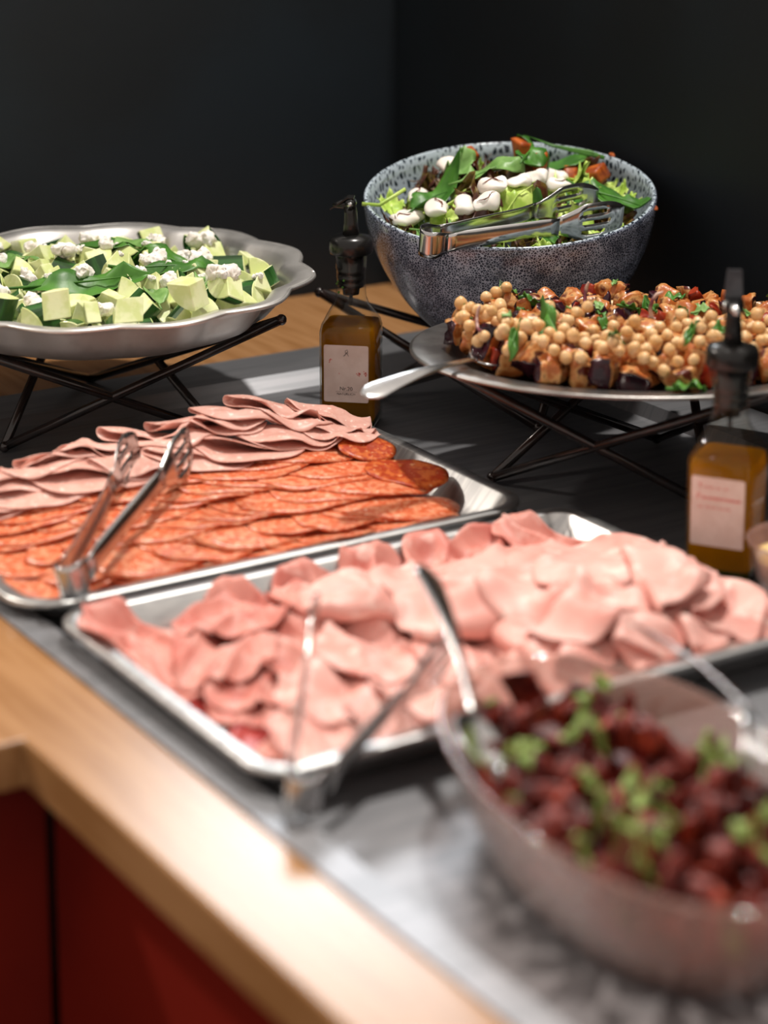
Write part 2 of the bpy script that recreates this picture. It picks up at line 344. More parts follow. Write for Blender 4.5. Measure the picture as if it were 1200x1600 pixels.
def bowl():
    t = empty('salad_bowl'); t.matrix_world = BOWL
    Rr = 0.169; D = 0.170; seg = 96
    out = [(0.0, -D), (0.060, -D), (0.064, -D+0.001)]
    for k in range(1, 15):
        u = k/14; ang = u*math.pi/2; out.append((0.064+(Rr-0.064)*math.sin(ang)**0.82, -D+D*(1-math.cos(ang))**0.64))
    inn = [(r-0.0055, z+0.0055*(1 if z < -0.02 else 0)) for r, z in reversed(out[3:])][1:]+[(0.05, -D+0.010), (0.0, -D+0.010)]
    prof = out + [(Rr-0.0012, 0.0022), (Rr-0.003, 0.003), (Rr-0.005, 0.0020)] + inn
    vs, fs = lathe(prof, seg); no = (len(out)+1-1)*seg
    o = mesh('bowl_body', vs, fs, [G_out, G_in], t)
    for p in o.data.polygons:
        p.material_index = 1 if p.index >= no else 0
    bm = bmesh.new(); bm.from_mesh(o.data); bmesh.ops.recalc_face_normals(bm, faces=bm.faces); bm.to_mesh(o.data); bm.free()
    return tag(t, 'blue-grey stoneware salad bowl with speckled reactive glaze', 'bowl')
bowl()
# ------------------------------------------------------------------ flat chickpea plate
PC = Vector((0.262, 2.290, 0.134)); PRX, PRY = 0.236, 0.189
def plate():
    prof = [(0.99, -0.003), (1.0, -0.002), (1.0, 0.0), (0.985, 0.001), (0.86, -0.001), (0.82, -0.004), (0.76, -0.012), (0.72, -0.0135), (0.4, -0.0135), (0, -0.0135)]
    vs, fs = lathe(prof, 96); vs = [(x*PRX, y*PRY, z) for x, y, z in vs]
    o = mesh('serving_plate', vs, fs, M_old); o.location = PC; mod_solid(o, 0.0014, -1)
    return tag(o, 'worn flat steel plate piled with chickpea and aubergine salad', 'plate')
plate()
# ------------------------------------------------------------------ oil bottles
def sqring(s, r, z, n=6):
    return [(x, y, z) for x, y in rrect(-s, s, -s, s, min(r, s*0.999), n)]
def sqloft(prof, n=6, cap0=True, cap1=False):
    vs, fs = [], []; m = 4*(n+1)
    for s, r, z in prof: vs += sqring(s, r, z, n)
    for i in range(len(prof)-1):
        for k in range(m): fs.append((i*m+k, i*m+(k+1) % m, (i+1)*m+(k+1) % m, (i+1)*m+k))
    if cap0: fs.append(tuple(range(m-1, -1, -1)))
    if cap1: fs.append(tuple((len(prof)-1)*m+k for k in range(m)))
    return vs, fs
def text_mesh(body, size, m, parent, loc, name='lettering', sx=1.0):
    c = bpy.data.curves.new(name, 'FONT'); c.body = body; c.size = size; c.align_x = 'CENTER'; c.align_y = 'CENTER'
    to = bpy.data.objects.new(name, c); COL.objects.link(to); dg = bpy.context.evaluated_depsgraph_get()
    me = bpy.data.meshes.new_from_object(to.evaluated_get(dg)); bpy.data.objects.remove(to); me.materials.clear(); me.materials.append(m)
    o = link(name, me, parent); o.location = loc; o.rotation_euler = (R(90), 0, 0); o.scale = (sx, 1, 1); return o
def stroke(pts, w, m, parent, y, name):
    """flat pen line on the label plane (x,z)"""
    vs, fs = [], []
    for i, (x, z) in enumerate(pts):
        x0, z0 = pts[max(i-1, 0)]; x1, z1 = pts[min(i+1, len(pts)-1)]; d = Vector((x1-x0, z1-z0)); d = d.normalized() if d.length > 1e-9 else Vector((1, 0))
        vs += [(x-d.y*w/2, y, z+d.x*w/2), (x+d.y*w/2, y, z-d.x*w/2)]
    for i in range(len(pts)-1): fs.append((2*i, 2*i+1, 2*i+3, 2*i+2))
    return mesh(name, vs, fs, m, parent, False)
def bottle(loc, rz, label, kind):
    t = empty('oil_bottle', loc, rz); h = 0.0315
    prof = [(h-0.006, 0.006, 0.0), (h-0.001, 0.007, 0.002), (h, 0.007, 0.006), (h, 0.007, 0.112), (h-0.0015, 0.010, 0.120), (h-0.006, 0.016, 0.130), (0.0205, 0.02, 0.140), (0.0175, 0.0175, 0.148), (0.0168, 0.0168, 0.156), (0.0168, 0.0168, 0.180), (0.0178, 0.0178, 0.182), (0.0182, 0.0182, 0.198)]
    vs, fs = sqloft(prof); mesh('glass_body', vs, fs, M_bottle, t)
    ins = 0.0022; top = 0.119 if kind == 0 else 0.114
    op = [(h-ins-0.003, 0.005, 0.0045), (h-ins, 0.006, 0.008), (h-ins, 0.006, 0.112 if kind == 0 else 0.108), (h-ins-0.001, 0.008, top)]
    vs, fs = sqloft(op, cap1=True); mesh('oil', vs, fs, M_oil, t)
    vs, fs = sqloft([(h-ins-0.001, 0.005, 0.0035), (h-ins+0.0004, 0.006, 0.006), (h-ins+0.0004, 0.006, 0.011), (h-ins-0.002, 0.006, 0.013)], cap1=True)
    mesh('sediment', vs, fs, M_oil2, t)
    if kind == 0:
        for k in range(9):
            bm = bmesh.new(); bmesh.ops.create_icosphere(bm, subdivisions=1, radius=0.0016); q = rnd.uniform(2.6, 4.4)
            bmesh.ops.translate(bm, verts=bm.verts, vec=(0.0158*math.cos(q), 0.0158*math.sin(q), 0.160+rnd.uniform(-0.006, 0.010))); frombm('herb_bit', bm, M_basil, t)
    vs, fs = lathe([(0, 0.150), (0.009, 0.151), (0.010, 0.158), (0.0148, 0.160), (0.0150, 0.164), (0.0125, 0.166), (0.0155, 0.168), (0.0157, 0.172), (0.0125, 0.174), (0.0160, 0.176), (0.0160, 0.180), (0.0135, 0.182), (0.0150, 0.198), (0.0, 0.198)], 28)
    mesh('stopper', vs, fs, M_black, t)
    vs, fs = lathe([(0, 0.1982), (0.0235, 0.1982), (0.0245, 0.200), (0.0245, 0.212), (0.0225, 0.2165), (0.0100, 0.2195), (0.0, 0.2195)], 32)
    mesh('collar', vs, fs, M_black, t)
    vs, fs = tube([(0, 0, 0.150), (0, 0, 0.138)], 0.002, 8); mesh('air_tube', vs, fs, M_black, t)
    st = empty('pour_spout', (0, 0, 0.2185)); st.parent = t; st.rotation_euler = (0, 0, R(-12) if kind == 0 else R(75))
    bpy.data.objects.remove(st)
    # spout turned towards local direction d
    d = Vector((-1, -0.1, 0)).normalized() if kind == 0 else Vector((0.42, -0.91, 0)).normalized()
    s = Vector((-d.y, d.x, 0))
    vs, fs = tube([(0, 0, 0.216), (0, 0, 0.232), (0, 0, 0.244), Vector((0, 0, 0.254))+d*0.002], [0.0095, 0.0082, 0.0075, 0.007], 16); sp = mesh('spout', vs, fs, M_black, t)
    vs, fs = tube([Vector((0, 0, 0.250)), Vector((0, 0, 0.254))+d*0.008, Vector((0, 0, 0.252))+d*0.020], [0.0062, 0.0052, 0.0024], 12); mesh('spout_tip', vs, fs, M_steel if kind else M_black, sp)
    # hinged flap
    base = Vector((0, 0, 0.254)); vs, fs = tube([base-s*0.0085, base+s*0.0085], 0.0062, 16); mesh('hinge', vs, fs, M_black, sp)
    vs, fs = tube([base-s*0.0092, base+s*0.0092], 0.0032, 12); mesh('hinge_pin', vs, fs, M_steel, sp)
    if kind == 0: P = [base+Vector((0, 0, 0.0075))-d*0.004, base+Vector((0, 0, 0.0078))+d*0.003, base+d*0.011+Vector((0, 0, 0.002)), base+d*0.023+Vector((0, 0, -0.006))]
    else: P = [base+Vector((0, 0, -0.002))-d*0.006, base+Vector((0, 0, 0.008))-d*0.0045, base+Vector((0, 0, 0.022))-d*0.003, base+Vector((0, 0, 0.034))-d*0.001]
    wd_ = [0.0085, 0.0085, 0.0075, 0.0055] if kind == 0 else [0.0088, 0.0086, 0.0076, 0.0066]
    vs = []; fs = []
    for p, w in zip(P, wd_): vs += [p-s*w, p+s*w]
    for i in range(3): fs.append((2*i, 2*i+1, 2*i+3, 2*i+2))
    mod_solid(mesh('flap', vs, fs, M_black if kind == 0 else M_flap, sp, False), 0.0014, 0)
    # paper label on the front face
    lw, z0, z1 = 0.0252, 0.034, 0.0995
    P = rrect(-lw, lw, z0, z1, 0.002, 3); y = -h-0.0006
    vs = [(x, y, z) for x, z in P]+[(x, -h-0.0001, z) for x, z in P]; n = len(P)
    fs = [tuple(range(n-1, -1, -1))]+[(k, (k+1) % n, n+(k+1) % n, n+k) for k in range(n)]
    lb = mesh('label', vs, fs, M_label, t, False); y -= 0.0003
    if kind == 0:
        text_mesh('Nr.20', 0.0062, M_ink, lb, (0, y, 0.0495))
        text_mesh('NATÜRLICH', 0.0036, M_ink, lb, (0, y, 0.0435), sx=1.05)
        stroke([(-0.012, 0.0463), (0.012, 0.0463)], 0.0002, M_ink, lb, y, 'printed_line')
        stroke([(-0.0030, 0.087), (0.0, 0.090), (0.0022, 0.0925), (0.0012, 0.0945), (-0.0008, 0.0935), (-0.0006, 0.091), (0.0018, 0.0895), (0.0028, 0.0872)], 0.0005, M_ink, lb, y, 'emblem')
        stroke([(-0.0016, 0.0872), (0.0004, 0.0915), (0.0026, 0.0905)], 0.0004, M_ink, lb, y, 'emblem')
        for (cx, cz, n_, s_) in ((-0.0175, 0.082, 5, 0.0025), (0.0140, 0.068, 9, 0.0032), (0.0215, 0.067, 8, 0.003), (-0.008, 0.0665, 2, 0.001)):
            for k in range(n_):
                x, z = cx+rnd.gauss(0, s_*0.45), cz+rnd.gauss(0, s_*0.6); stroke([(x, z), (x+rnd.uniform(-1, 1)*s_*0.5, z+rnd.uniform(-1, 1)*s_*0.5)], 0.0011, M_redink, lb, y, 'red_smudge')
    else:
        # faded handwriting in red pen, three lines
        def scr(x0, x1, z, amp, seed, w, n_):
            r_ = random.Random(seed); x = x0
            while x < x1:
                L_ = r_.uniform(0.003, 0.006); pts = [(x+L_*k/6, z+amp*math.sin(k*1.9+seed)*r_.uniform(0.5, 1)) for k in range(7)]
                stroke(pts, w, M_redink, lb, y, 'handwriting'); x += L_+r_.uniform(0.0006, n_)
        text_mesh('T', 0.0075, M_redink, lb, (-0.0165, y, 0.0905)); scr(-0.013, 0.012, 0.0900, 0.0013, 3, 0.0006, 0.003)
        text_mesh('F', 0.0085, M_redink, lb, (-0.0180, y, 0.0805)); scr(-0.0145, 0.020, 0.0800, 0.0017, 5, 0.0010, 0.0014)
        scr(-0.018, 0.010, 0.0710, 0.0013, 8, 0.0006, 0.0045)
    return tag(t, label, 'bottle', 'square oil bottles with pourers')
bottle((-0.037, 2.512, ZF), R(-9.5), 'square oil bottle beside the speckled bowl, label reading Nr.20 Natürlich', 0)
bottle((0.318, 2.035, ZF), R(-25), 'square oil bottle with red handwriting on its label, flap raised', 1)
# ------------------------------------------------------------------ tongs and spoons
def basis(o, xd, zd):
    x = Vector(xd).normalized(); z = Vector(zd); z = (z-x*z.dot(x)).normalized(); y = z.cross(x)
    return Matrix(((x.x, y.x, z.x, o[0]), (x.y, y.y, z.y, o[1]), (x.z, y.z, z.z, o[2]), (0, 0, 0, 1)))
def tongs(o, xd, zd, L, gap, label, hw=0.023):
    t = empty('serving_tongs'); t.matrix_world = basis(o, xd, zd)
    rb = 0.0125; lanes = [-1, -0.64, -0.42, -0.11, 0.11, 0.42, 0.64, 1]
    def strip(pts, ws, chan, slots, name, par):
        vs, fs = [], []
        for i, (p, w) in enumerate(zip(pts, ws)):
            a = pts[max(i-1, 0)]; b = pts[min(i+1, len(pts)-1)]; d = Vector((b[0]-a[0], b[1]-a[1])).normalized(); nrm = Vector((-d.y, d.x))
            for l in lanes:
                off = chan[i]*l*l; vs.append((p[0]+nrm.x*off, p[1]+nrm.y*off, l*w))
        n = len(lanes)
        for i in range(len(pts)-1):
            for k in range(n-1):
                if k in (1, 3, 5) and slots and slots[0] <= i < slots[1]-(abs(k-3)//2): continue
                fs.append((i*n+k, i*n+k+1, (i+1)*n+k+1, (i+1)*n+k))
        ob = mesh(name, vs, fs, M_steel, par); mod_solid(ob, 0.0013, 0); return ob
    half = []
    for k in range(9):
        q = math.pi/2+math.pi*k/8; half.append((rb+rb*math.cos(q), rb*math.sin(q)))
    strip([(0.03, rb*0.9)]+half+[(0.03, -rb*0.9)], [0.0105]+[0.0155]*9+[0.0105], [0]*11, None, 'spring_bend', t)
    for s in (1, -1):
        P, Wd, Ch = [], [], []
        for k in range(13):
            u = k/12; x = 0.026+(L-0.085-0.026)*u; y = s*(rb*0.9+(gap/2-rb*0.9)*(x/L)**1.1)
            P.append((x, y)); Wd.append(0.0105+0.0005*math.sin(u*6)); Ch.append(-s*0.0035*min(1, u*6)*min(1, (1-u)*5+0.15))
        arm = strip(P, Wd, Ch, None, 'arm', t)
        P, Wd, Ch = [], [], []
        for k in range(15):
            u = k/14; x = L-0.087+0.087*u; y = s*(rb*0.9+(gap/2-rb*0.9)*(x/L)**1.1 - 0.010*max(0, u-0.5)**2*4*0.6)
            P.append((x, y)); prof_ = 0.0105+(hw-0.0105)*min(1, u/0.4)**1.3 if u < 0.6 else hw*math.sqrt(max(0.0, 1-((u-0.6)/0.46)**2.2))
            Wd.append(prof_); Ch.append(-s*0.003*(1-u))
        strip(P, Wd, Ch, (5, 11), 'slotted_head', arm)
    return tag(t, label, 'tongs', 'steel serving tongs')
tongs((-0.272, 1.868, 0.0360), (0.058, 0.290, 0.038), (-0.15, 0, 1), 0.296, 0.066, 'steel slotted tongs standing on the salami tray corner')
tongs((-0.060, 1.492, 0.0205), (0.056, 0.200, 0.038), (0.1, -0.1, 1), 0.235, 0.125, 'steel tongs opened wide over the pink ham')
tongs((0.040, 2.425, 0.2145), (0.232, 0.132, 0.016), (0.02, -0.25, 1), 0.248, 0.062, 'steel slotted tongs lying on the mixed leaf salad')
def spoon(o, xd, zd, label, Lh=0.15, fork=False, name='serving_spoon', m=None):
    """origin at handle end, x towards the bowl"""
    m = m or M_steel; t = empty(name); t.matrix_world = basis(o, xd, zd)
    n = 18; vs, fs = [], []
    for i in range(n+1):
        u = i/n; x = Lh*u
        w = 0.0135*math.sqrt(max(0, 1-(1-min(u/0.12, 1))**2)) * (1 if u < 0.12 else 1-0.72*min(1, (u-0.12)/0.62)**0.9)
        w = max(w, 0.0030 if i else 0.004); z = 0.006*math.sin(u*math.pi)*1.0
        for l in (-1, -0.75, 0, 0.75, 1): vs.append((x, l*w, z+(0.0016*(1-l*l))))
    for i in range(n):
        for k in range(4): fs.append((i*5+k, i*5+k+1, (i+1)*5+k+1, (i+1)*5+k))
    mod_sub(mod_solid(mesh('handle', vs, fs, m, t), 0.0024, 0), 1)
    vs, fs = [], []; Lb = 0.07
    if not fork:
        for i in range(13):
            u = i/12; x = Lh-0.002+Lb*u; w = 0.0032+0.0205*math.sin(math.pi*min(1, u**0.8)*0.97)**0.8 if u < 0.99 else 0.004
            for l in (-1, -0.66, -0.33, 0, 0.33, 0.66, 1): vs.append((x, l*w, -0.010*math.sin(u*math.pi)*(1-l*l)))
        for i in range(12):
            for k in range(6): fs.append((i*7+k, i*7+k+1, (i+1)*7+k+1, (i+1)*7+k))
        mod_solid(mesh('spoon_bowl', vs, fs, m, t), 0.0016, 0)
    else:
        for k in range(4):
            y = -0.0105+0.007*k; v2, f2 = tube([(Lh-0.002, y*0.15, 0.0), (Lh+0.015, y*0.9, -0.006), (Lh+0.035, y, -0.016), (Lh+0.065, y, -0.034)], [0.002, 0.0022, 0.0019, 0.0008], 8); mesh('tine', v2, f2, m, t)
    return tag(t, label, 'fork' if fork else 'spoon')
spoon((-0.020, 2.103, 0.135), (0.128, 0.138, 0.004), (0.1, -0.3, 1), 'steel spoon reaching into the chickpea salad', Lh=0.165)
spoon((0.030, 1.705, 0.112), (0.045, -0.235, -0.062), (0.5, 0.2, 1), 'steel spoon propped in the glass dish of beetroot', Lh=0.185)
spoon((0.200, 1.714, 0.056), (0.054, -0.239, 0.0325), (0.6, 0.1, 0.7), 'slim steel fork lying across the beetroot dish rim', Lh=0.24, fork=True, name='serving_fork')
# ------------------------------------------------------------------ glass dish of beetroot
DC = (0.903, 1.123); DSA, DSB = 0.113, 0.207; DZ = 0.070; DROT = R(-10)
def DW(x, y, z): return W(DC[0]+x*math.cos(DROT)-y*math.sin(DROT), DC[1]+x*math.sin(DROT)+y*math.cos(DROT), z)
def supere(th, sa, sb, e=2.1):
    c, s = math.cos(th), math.sin(th); k = (abs(c)**e+abs(s)**e)**(-1/e); return sa*c*k, sb*s*k
def dish():
    H = DZ-ZF; prof = [(0.0, 0.0), (0.5, 0.0), (0.70, 0.0005), (0.76, 0.004), (0.83, 0.022), (0.90, 0.045), (0.96, 0.068), (1.0, H-0.003), (1.005, H), (0.985, H+0.001), (0.97, H-0.002), (0.925, 0.066), (0.865, 0.045), (0.79, 0.024), (0.70, 0.010), (0.5, 0.008), (0.0, 0.008)]
    seg = 72; vs, fs, rg = [], [], []
    for f, z in prof:
        if f == 0: vs.append((0, 0, z)); rg.append([len(vs)-1]); continue
        ids = []
        for k in range(seg):
            x, y = supere(2*math.pi*k/seg, DSA*f, DSB*f-(0.0 if f > 0.9 else 0.0)); vs.append((x, y, z)); ids.append(len(vs)-1)
        rg.append(ids)
    for i in range(len(rg)-1):
        A, B = rg[i], rg[i+1]
        for k in range(seg):
            k2 = (k+1) % seg
            if len(A) == 1: fs.append((A[0], B[k2], B[k]))
            elif len(B) == 1: fs.append((A[k], A[k2], B[0]))
            else: fs.append((A[k], A[k2], B[k2], B[k]))
    o = mesh('glass_dish', vs, fs, M_glass); o.location = W(DC[0], DC[1], ZF+0.0006); o.rotation_euler = (0, 0, ANG+DROT)
    return tag(o, 'oval clear glass dish filled with dark beetroot salad', 'dish')
dish()
# ------------------------------------------------------------------ small glass bowl of dressing (mostly out of frame)
vs, fs = lathe([(0, 0.0), (0.030, 0.0), (0.034, 0.004), (0.046, 0.030), (0.053, 0.060), (0.0545, 0.062), (0.053, 0.063), (0.050, 0.058), (0.043, 0.032), (0.031, 0.008), (0, 0.007)], 48)
sbw = empty('sauce_bowl', W(1.352, 1.452, ZF)); mesh('glass_bowl', vs, fs, M_glass, sbw)
vs, fs = lathe([(0, 0.009), (0.030, 0.010), (0.042, 0.033), (0.0465, 0.046), (0.040, 0.048), (0.02, 0.051), (0, 0.050)], 40); mesh('dressing', vs, fs, M_cream, sbw)
tag(sbw, 'small glass bowl of pale dressing beside the handwritten oil bottle', 'bowl')
# ------------------------------------------------------------------ food prototypes
def me_of(o):
    me = o.data; bpy.data.objects.remove(o); return me
def noisy(me, amp, freq, seed):
    for v in me.vertices:
        p = v.co*freq+Vector((seed*3.1, seed*1.7, seed)); n = noise.noise_vector(p); v.co += Vector(n)*amp
    me.update(); return me
def chunk_blob(sub, r, amp, freq, seed, m, sc=(1, 1, 1)):
    bm = bmesh.new(); bmesh.ops.create_icosphere(bm, subdivisions=sub, radius=r); bmesh.ops.scale(bm, vec=sc, verts=bm.verts)
    me = me_of(frombm('p', bm, m)); return noisy(me, amp, freq, seed)
def cube_chunk(sx, sy, sz, seed, ms, jag=0.25, bev=0.12):
    """irregular knife-cut chunk; the underside carries the second material"""
    r_ = random.Random(seed); bm = bmesh.new(); bmesh.ops.create_cube(bm, size=1.0)
    for f in bm.faces: f.material_index = 1 if (len(ms) > 1 and f.normal.z < -0.75) else 0
    for v in bm.verts: v.co = Vector((v.co.x*sx*(1+r_.uniform(-jag, jag)), v.co.y*sy*(1+r_.uniform(-jag, jag)), v.co.z*sz*(1+r_.uniform(-jag, jag))))
    bmesh.ops.subdivide_edges(bm, edges=list(bm.edges), cuts=4, use_grid_fill=True)
    for _ in range(2): bmesh.ops.smooth_vert(bm, verts=bm.verts, factor=0.35, use_axis_x=True, use_axis_y=True, use_axis_z=True)
    return me_of(frombm('p', bm, ms))
def wedge(ang, r, L, seed):
    """cucumber wedge: flesh with skin on the arc, along z"""
    r_ = random.Random(seed); n = 7; vs, fs, mi = [], [], []
    tl = (r_.uniform(-0.3, 0.3), r_.uniform(-0.3, 0.3)); inner = 0.08*r
    for z0 in (-L/2, L/2):
        vs.append((inner, 0, z0+(0.0)))
        for k in range(n+1):
            a = -ang/2+ang*k/n; x, y = r*math.cos(a), r*math.sin(a); vs.append((x, y, z0+(x*tl[0]+y*tl[1])*(1 if z0 > 0 else 0.6)))
    m = n+2
    fs.append(tuple(range(m-1, -1, -1))); mi.append(0); fs.append(tuple(range(m, 2*m))); mi.append(0)
    for k in range(m):
        k2 = (k+1) % m; fs.append((k, k2, m+k2, m+k)); mi.append(1 if 1 <= k < m-1 else 0)
    cx = sum(v[0] for v in vs)/len(vs); vs = [(v[0]-cx, v[1], v[2]) for v in vs]
    me = me_of(mesh('p', vs, fs, [M_flesh, M_skin], None, False, mi))
    bm = bmesh.new(); bm.from_mesh(me); bmesh.ops.recalc_face_normals(bm, faces=bm.faces); bmesh.ops.bevel(bm, geom=[e for e in bm.edges if e.calc_face_angle(0) > 0.6], offset=0.0009, segments=1, affect='EDGES'); bm.to_mesh(me); bm.free()
    return me
def leaf(L, Wd, m, seed, curl=0.25, wave=0.0, fold=0.25, nx=14, ny=8, stem=True, frill=0.0):
    r_ = random.Random(seed); vs, fs = [], []
    for i in range(nx+1):
        u = i/nx; w = Wd*0.5*(math.sin(math.pi*u**0.85)**0.75)*(1-0.25*u)*1.15+0.0004
        for j in range(ny+1):
            v = -1+2*j/ny; x = L*(u-0.5); y = v*w
            z = -curl*L*(u-0.45)**2*1.6+fold*abs(v)*w*0.9 - 0.10*Wd*v*v*math.sin(u*9+seed)*0.6
            if wave: z += wave*Wd*math.sin(u*13+seed)*abs(v)**1.5*(1 if j > ny/2 else -1)
            if frill:
                z += frill*Wd*math.sin(u*34+seed*2+v*3)*abs(v)**2.5; y += frill*Wd*0.5*math.sin(u*27+seed)*abs(v)**3
            vs.append((x, y, z+0.0015*noise.noise(Vector((x*60, y*60, seed)))))
    for i in range(nx):
        for j in range(ny): fs.append((i*(ny+1)+j, i*(ny+1)+j+1, (i+1)*(ny+1)+j+1, (i+1)*(ny+1)+j))
    if stem:
        b = len(vs); tv, tf = tube([(-L*0.68, 0, -0.06*L), (-L*0.5, 0, vs[ny//2][2]), (0, 0, vs[(nx//2)*(ny+1)+ny//2][2]-0.0006), (L*0.35, 0, vs[int(nx*0.85)*(ny+1)+ny//2][2]-0.0004)], [0.0011, 0.0012, 0.0008, 0.0003], 5)
        vs += tv; fs += [tuple(i+b for i in f) for f in tf]
    return me_of(mesh('p', vs, fs, m))
def put(name, me, loc, rot, label, cat, group, sc=1.0, solid=0.0, quat=None):
    o = link(name, me); o.location = loc
    if quat is not None: o.rotation_euler = quat.to_euler()
    else: o.rotation_euler = rot
    if sc != 1.0: o.scale = (sc, sc, sc) if not isinstance(sc, tuple) else sc
    if solid: mod_solid(o, solid, 0)
    return tag(o, label, cat, group)
def poisson(inside, bounds, dmin, n, r_, taken=None, tries=9000):
    P = []; taken = taken or []
    for _ in range(tries):
        if len(P) >= n: break
        x, y = r_.uniform(bounds[0], bounds[1]), r_.uniform(bounds[2], bounds[3])
        if not inside(x, y): continue
        if all((x-a)**2+(y-b)**2 > dmin*dmin for a, b in P) and all((x-a)**2+(y-b)**2 > d*d for a, b, d in taken): P.append((x, y))
    return P
TAU = 2*math.pi
def rrot(r_): return (r_.uniform(0, TAU), r_.uniform(0, TAU), r_.uniform(0, TAU))
# ------------------------------------------------------------------ settling: height field for limp things, ball packing for lumps
class Field:
    """height field over a dish; things are laid on it one after another"""
    def __init__(self, M, x0, x1, y0, y1, fn, res=0.003):
        self.M = np.array(M); self.I = np.linalg.inv(self.M); self.x0, self.y0, self.res = x0, y0, res
        self.nx, self.ny = int((x1-x0)/res)+2, int((y1-y0)/res)+2
        self.H = np.array([[fn(x0+(i+0.5)*res, y0+(j+0.5)*res) for j in range(self.ny)] for i in range(self.nx)])
    def local(self, o):
        me = o.data; V = np.empty(len(me.vertices)*3); me.vertices.foreach_get('co', V); V = V.reshape(-1, 3)
        T = self.M @ np.array(Matrix.LocRotScale(o.location, o.rotation_euler, o.scale)); return V @ T[:3, :3].T+T[:3, 3], T
    def tris(self, me):
        me.calc_loop_triangles(); t = np.empty(len(me.loop_triangles)*3, dtype=np.int32); me.loop_triangles.foreach_get('vertices', t); return t.reshape(-1, 3)
    def samples(self, V, T):
        A, B, C = V[T[:, 0]], V[T[:, 1]], V[T[:, 2]]; e = max(np.abs(A-B).max(), np.abs(B-C).max(), np.abs(C-A).max()); n = int(min(12, max(2, math.ceil(e/self.res))))
        P = [V]
        for i in range(n+1):
            for j in range(n+1-i): u, v = i/n, j/n; P.append(A*u+B*v+C*(1-u-v))
        return np.concatenate(P)
    def cell(self, P): return np.clip(((P[:, 0]-self.x0)/self.res).astype(int), 0, self.nx-1), np.clip(((P[:, 1]-self.y0)/self.res).astype(int), 0, self.ny-1)
    def wide(self, A):
        B = A.copy()
        for dx in (-1, 0, 1):
            for dy in (-1, 0, 1): B = np.maximum(B, np.roll(np.roll(A, dx, 0), dy, 1))
        return B
    def add(self, o):
        V, _ = self.local(o); S = self.samples(V, self.tris(o.data)); np.maximum.at(self.H, self.cell(S), S[:, 2])
    def lay(self, o, sag=0.0, limp=False, eps=0.0015, press=0.0, soft=30, stiff=3, pct=99):
        """rest o on what lies below; a limp thing sinks onto it and bends over it instead of passing through"""
        V, T = self.local(o); tr = self.tris(o.data); S = self.samples(V, tr); Lo = np.full(self.H.shape, np.inf); np.minimum.at(Lo, self.cell(S), S[:, 2])
        m = np.isfinite(Lo); G = np.where(m, self.H-np.where(m, Lo, 0), -9.0)+eps; V = V.copy()
        if limp:
            ed = np.empty(len(o.data.edges)*2, dtype=np.int32); o.data.edges.foreach_get('vertices', ed); ed = ed.reshape(-1, 2); cnt = np.zeros(len(V)); np.add.at(cnt, ed[:, 0], 1); np.add.at(cnt, ed[:, 1], 1); cnt = np.maximum(cnt, 1)
            def mean(d):
                sm = np.zeros(len(V)); np.add.at(sm, ed[:, 0], d[ed[:, 1]]); np.add.at(sm, ed[:, 1], d[ed[:, 0]]); return sm/cnt
            g = G[self.cell(V)]
            if sag is None: d = np.maximum(g, 0)
            else:
                d = g.copy()
                for _ in range(soft): d = 0.3*d+0.7*mean(d)
                d = np.maximum(sag*d+(1-sag)*np.median(g), g)
            lo = g if sag is not None else np.maximum(g, 0)
            for _ in range(stiff): d = np.maximum(lo, 0.3*d+0.7*mean(d))
            V[:, 2] += d; Ti = np.linalg.inv(T); me = o.data.copy(); me.vertices.foreach_set('co', (V @ Ti[:3, :3].T+Ti[:3, 3]).ravel()); me.update(); o.data = me
        else:
            sh = np.percentile(G[m], pct)-press; V[:, 2] += sh; o.location = Vector(o.location)+Vector(self.I[:3, 2])*sh
        S = self.samples(V, tr); np.maximum.at(self.H, self.cell(S), S[:, 2])
    def clear(self, o):
        """lift o only as far as needed to stand clear of the dish"""
        V, T = self.local(o); S = self.samples(V, self.tris(o.data)); sh = (self.H[self.cell(S)]-S[:, 2]).max()
        if sh > 0: o.location = Vector(o.location)+Vector(self.I[:3, 2])*sh
def pack(objs, rad, floor, M=None, iters=60, grav=0.0006, wall=None):
    """push lumps apart as balls of radius rad, resting on floor(x, y) and inside wall(x, y, r)"""
    M = M or Matrix.Identity(4); I = M.inverted(); P = np.array([list(M @ Vector(o.location)) for o in objs]); r = np.array(rad); rr = r[:, None]+r[None, :]
    for it in range(iters):
        if it < iters*0.7: P[:, 2] -= grav
        D = P[:, None, :]-P[None, :, :]; d = np.sqrt((D**2).sum(2))+1e-9; ov = np.maximum(0, rr-d); np.fill_diagonal(ov, 0)
        P += np.clip((D/d[:, :, None]*(ov*0.35)[:, :, None]).sum(1), -0.004, 0.004)
        for k in range(len(P)):
            if wall: P[k, :2] = wall(P[k, 0], P[k, 1], r[k])
            P[k, 2] = max(P[k, 2], floor(P[k, 0], P[k, 1])+r[k])
    for o, p in zip(objs, P): o.location = I @ Vector(p)
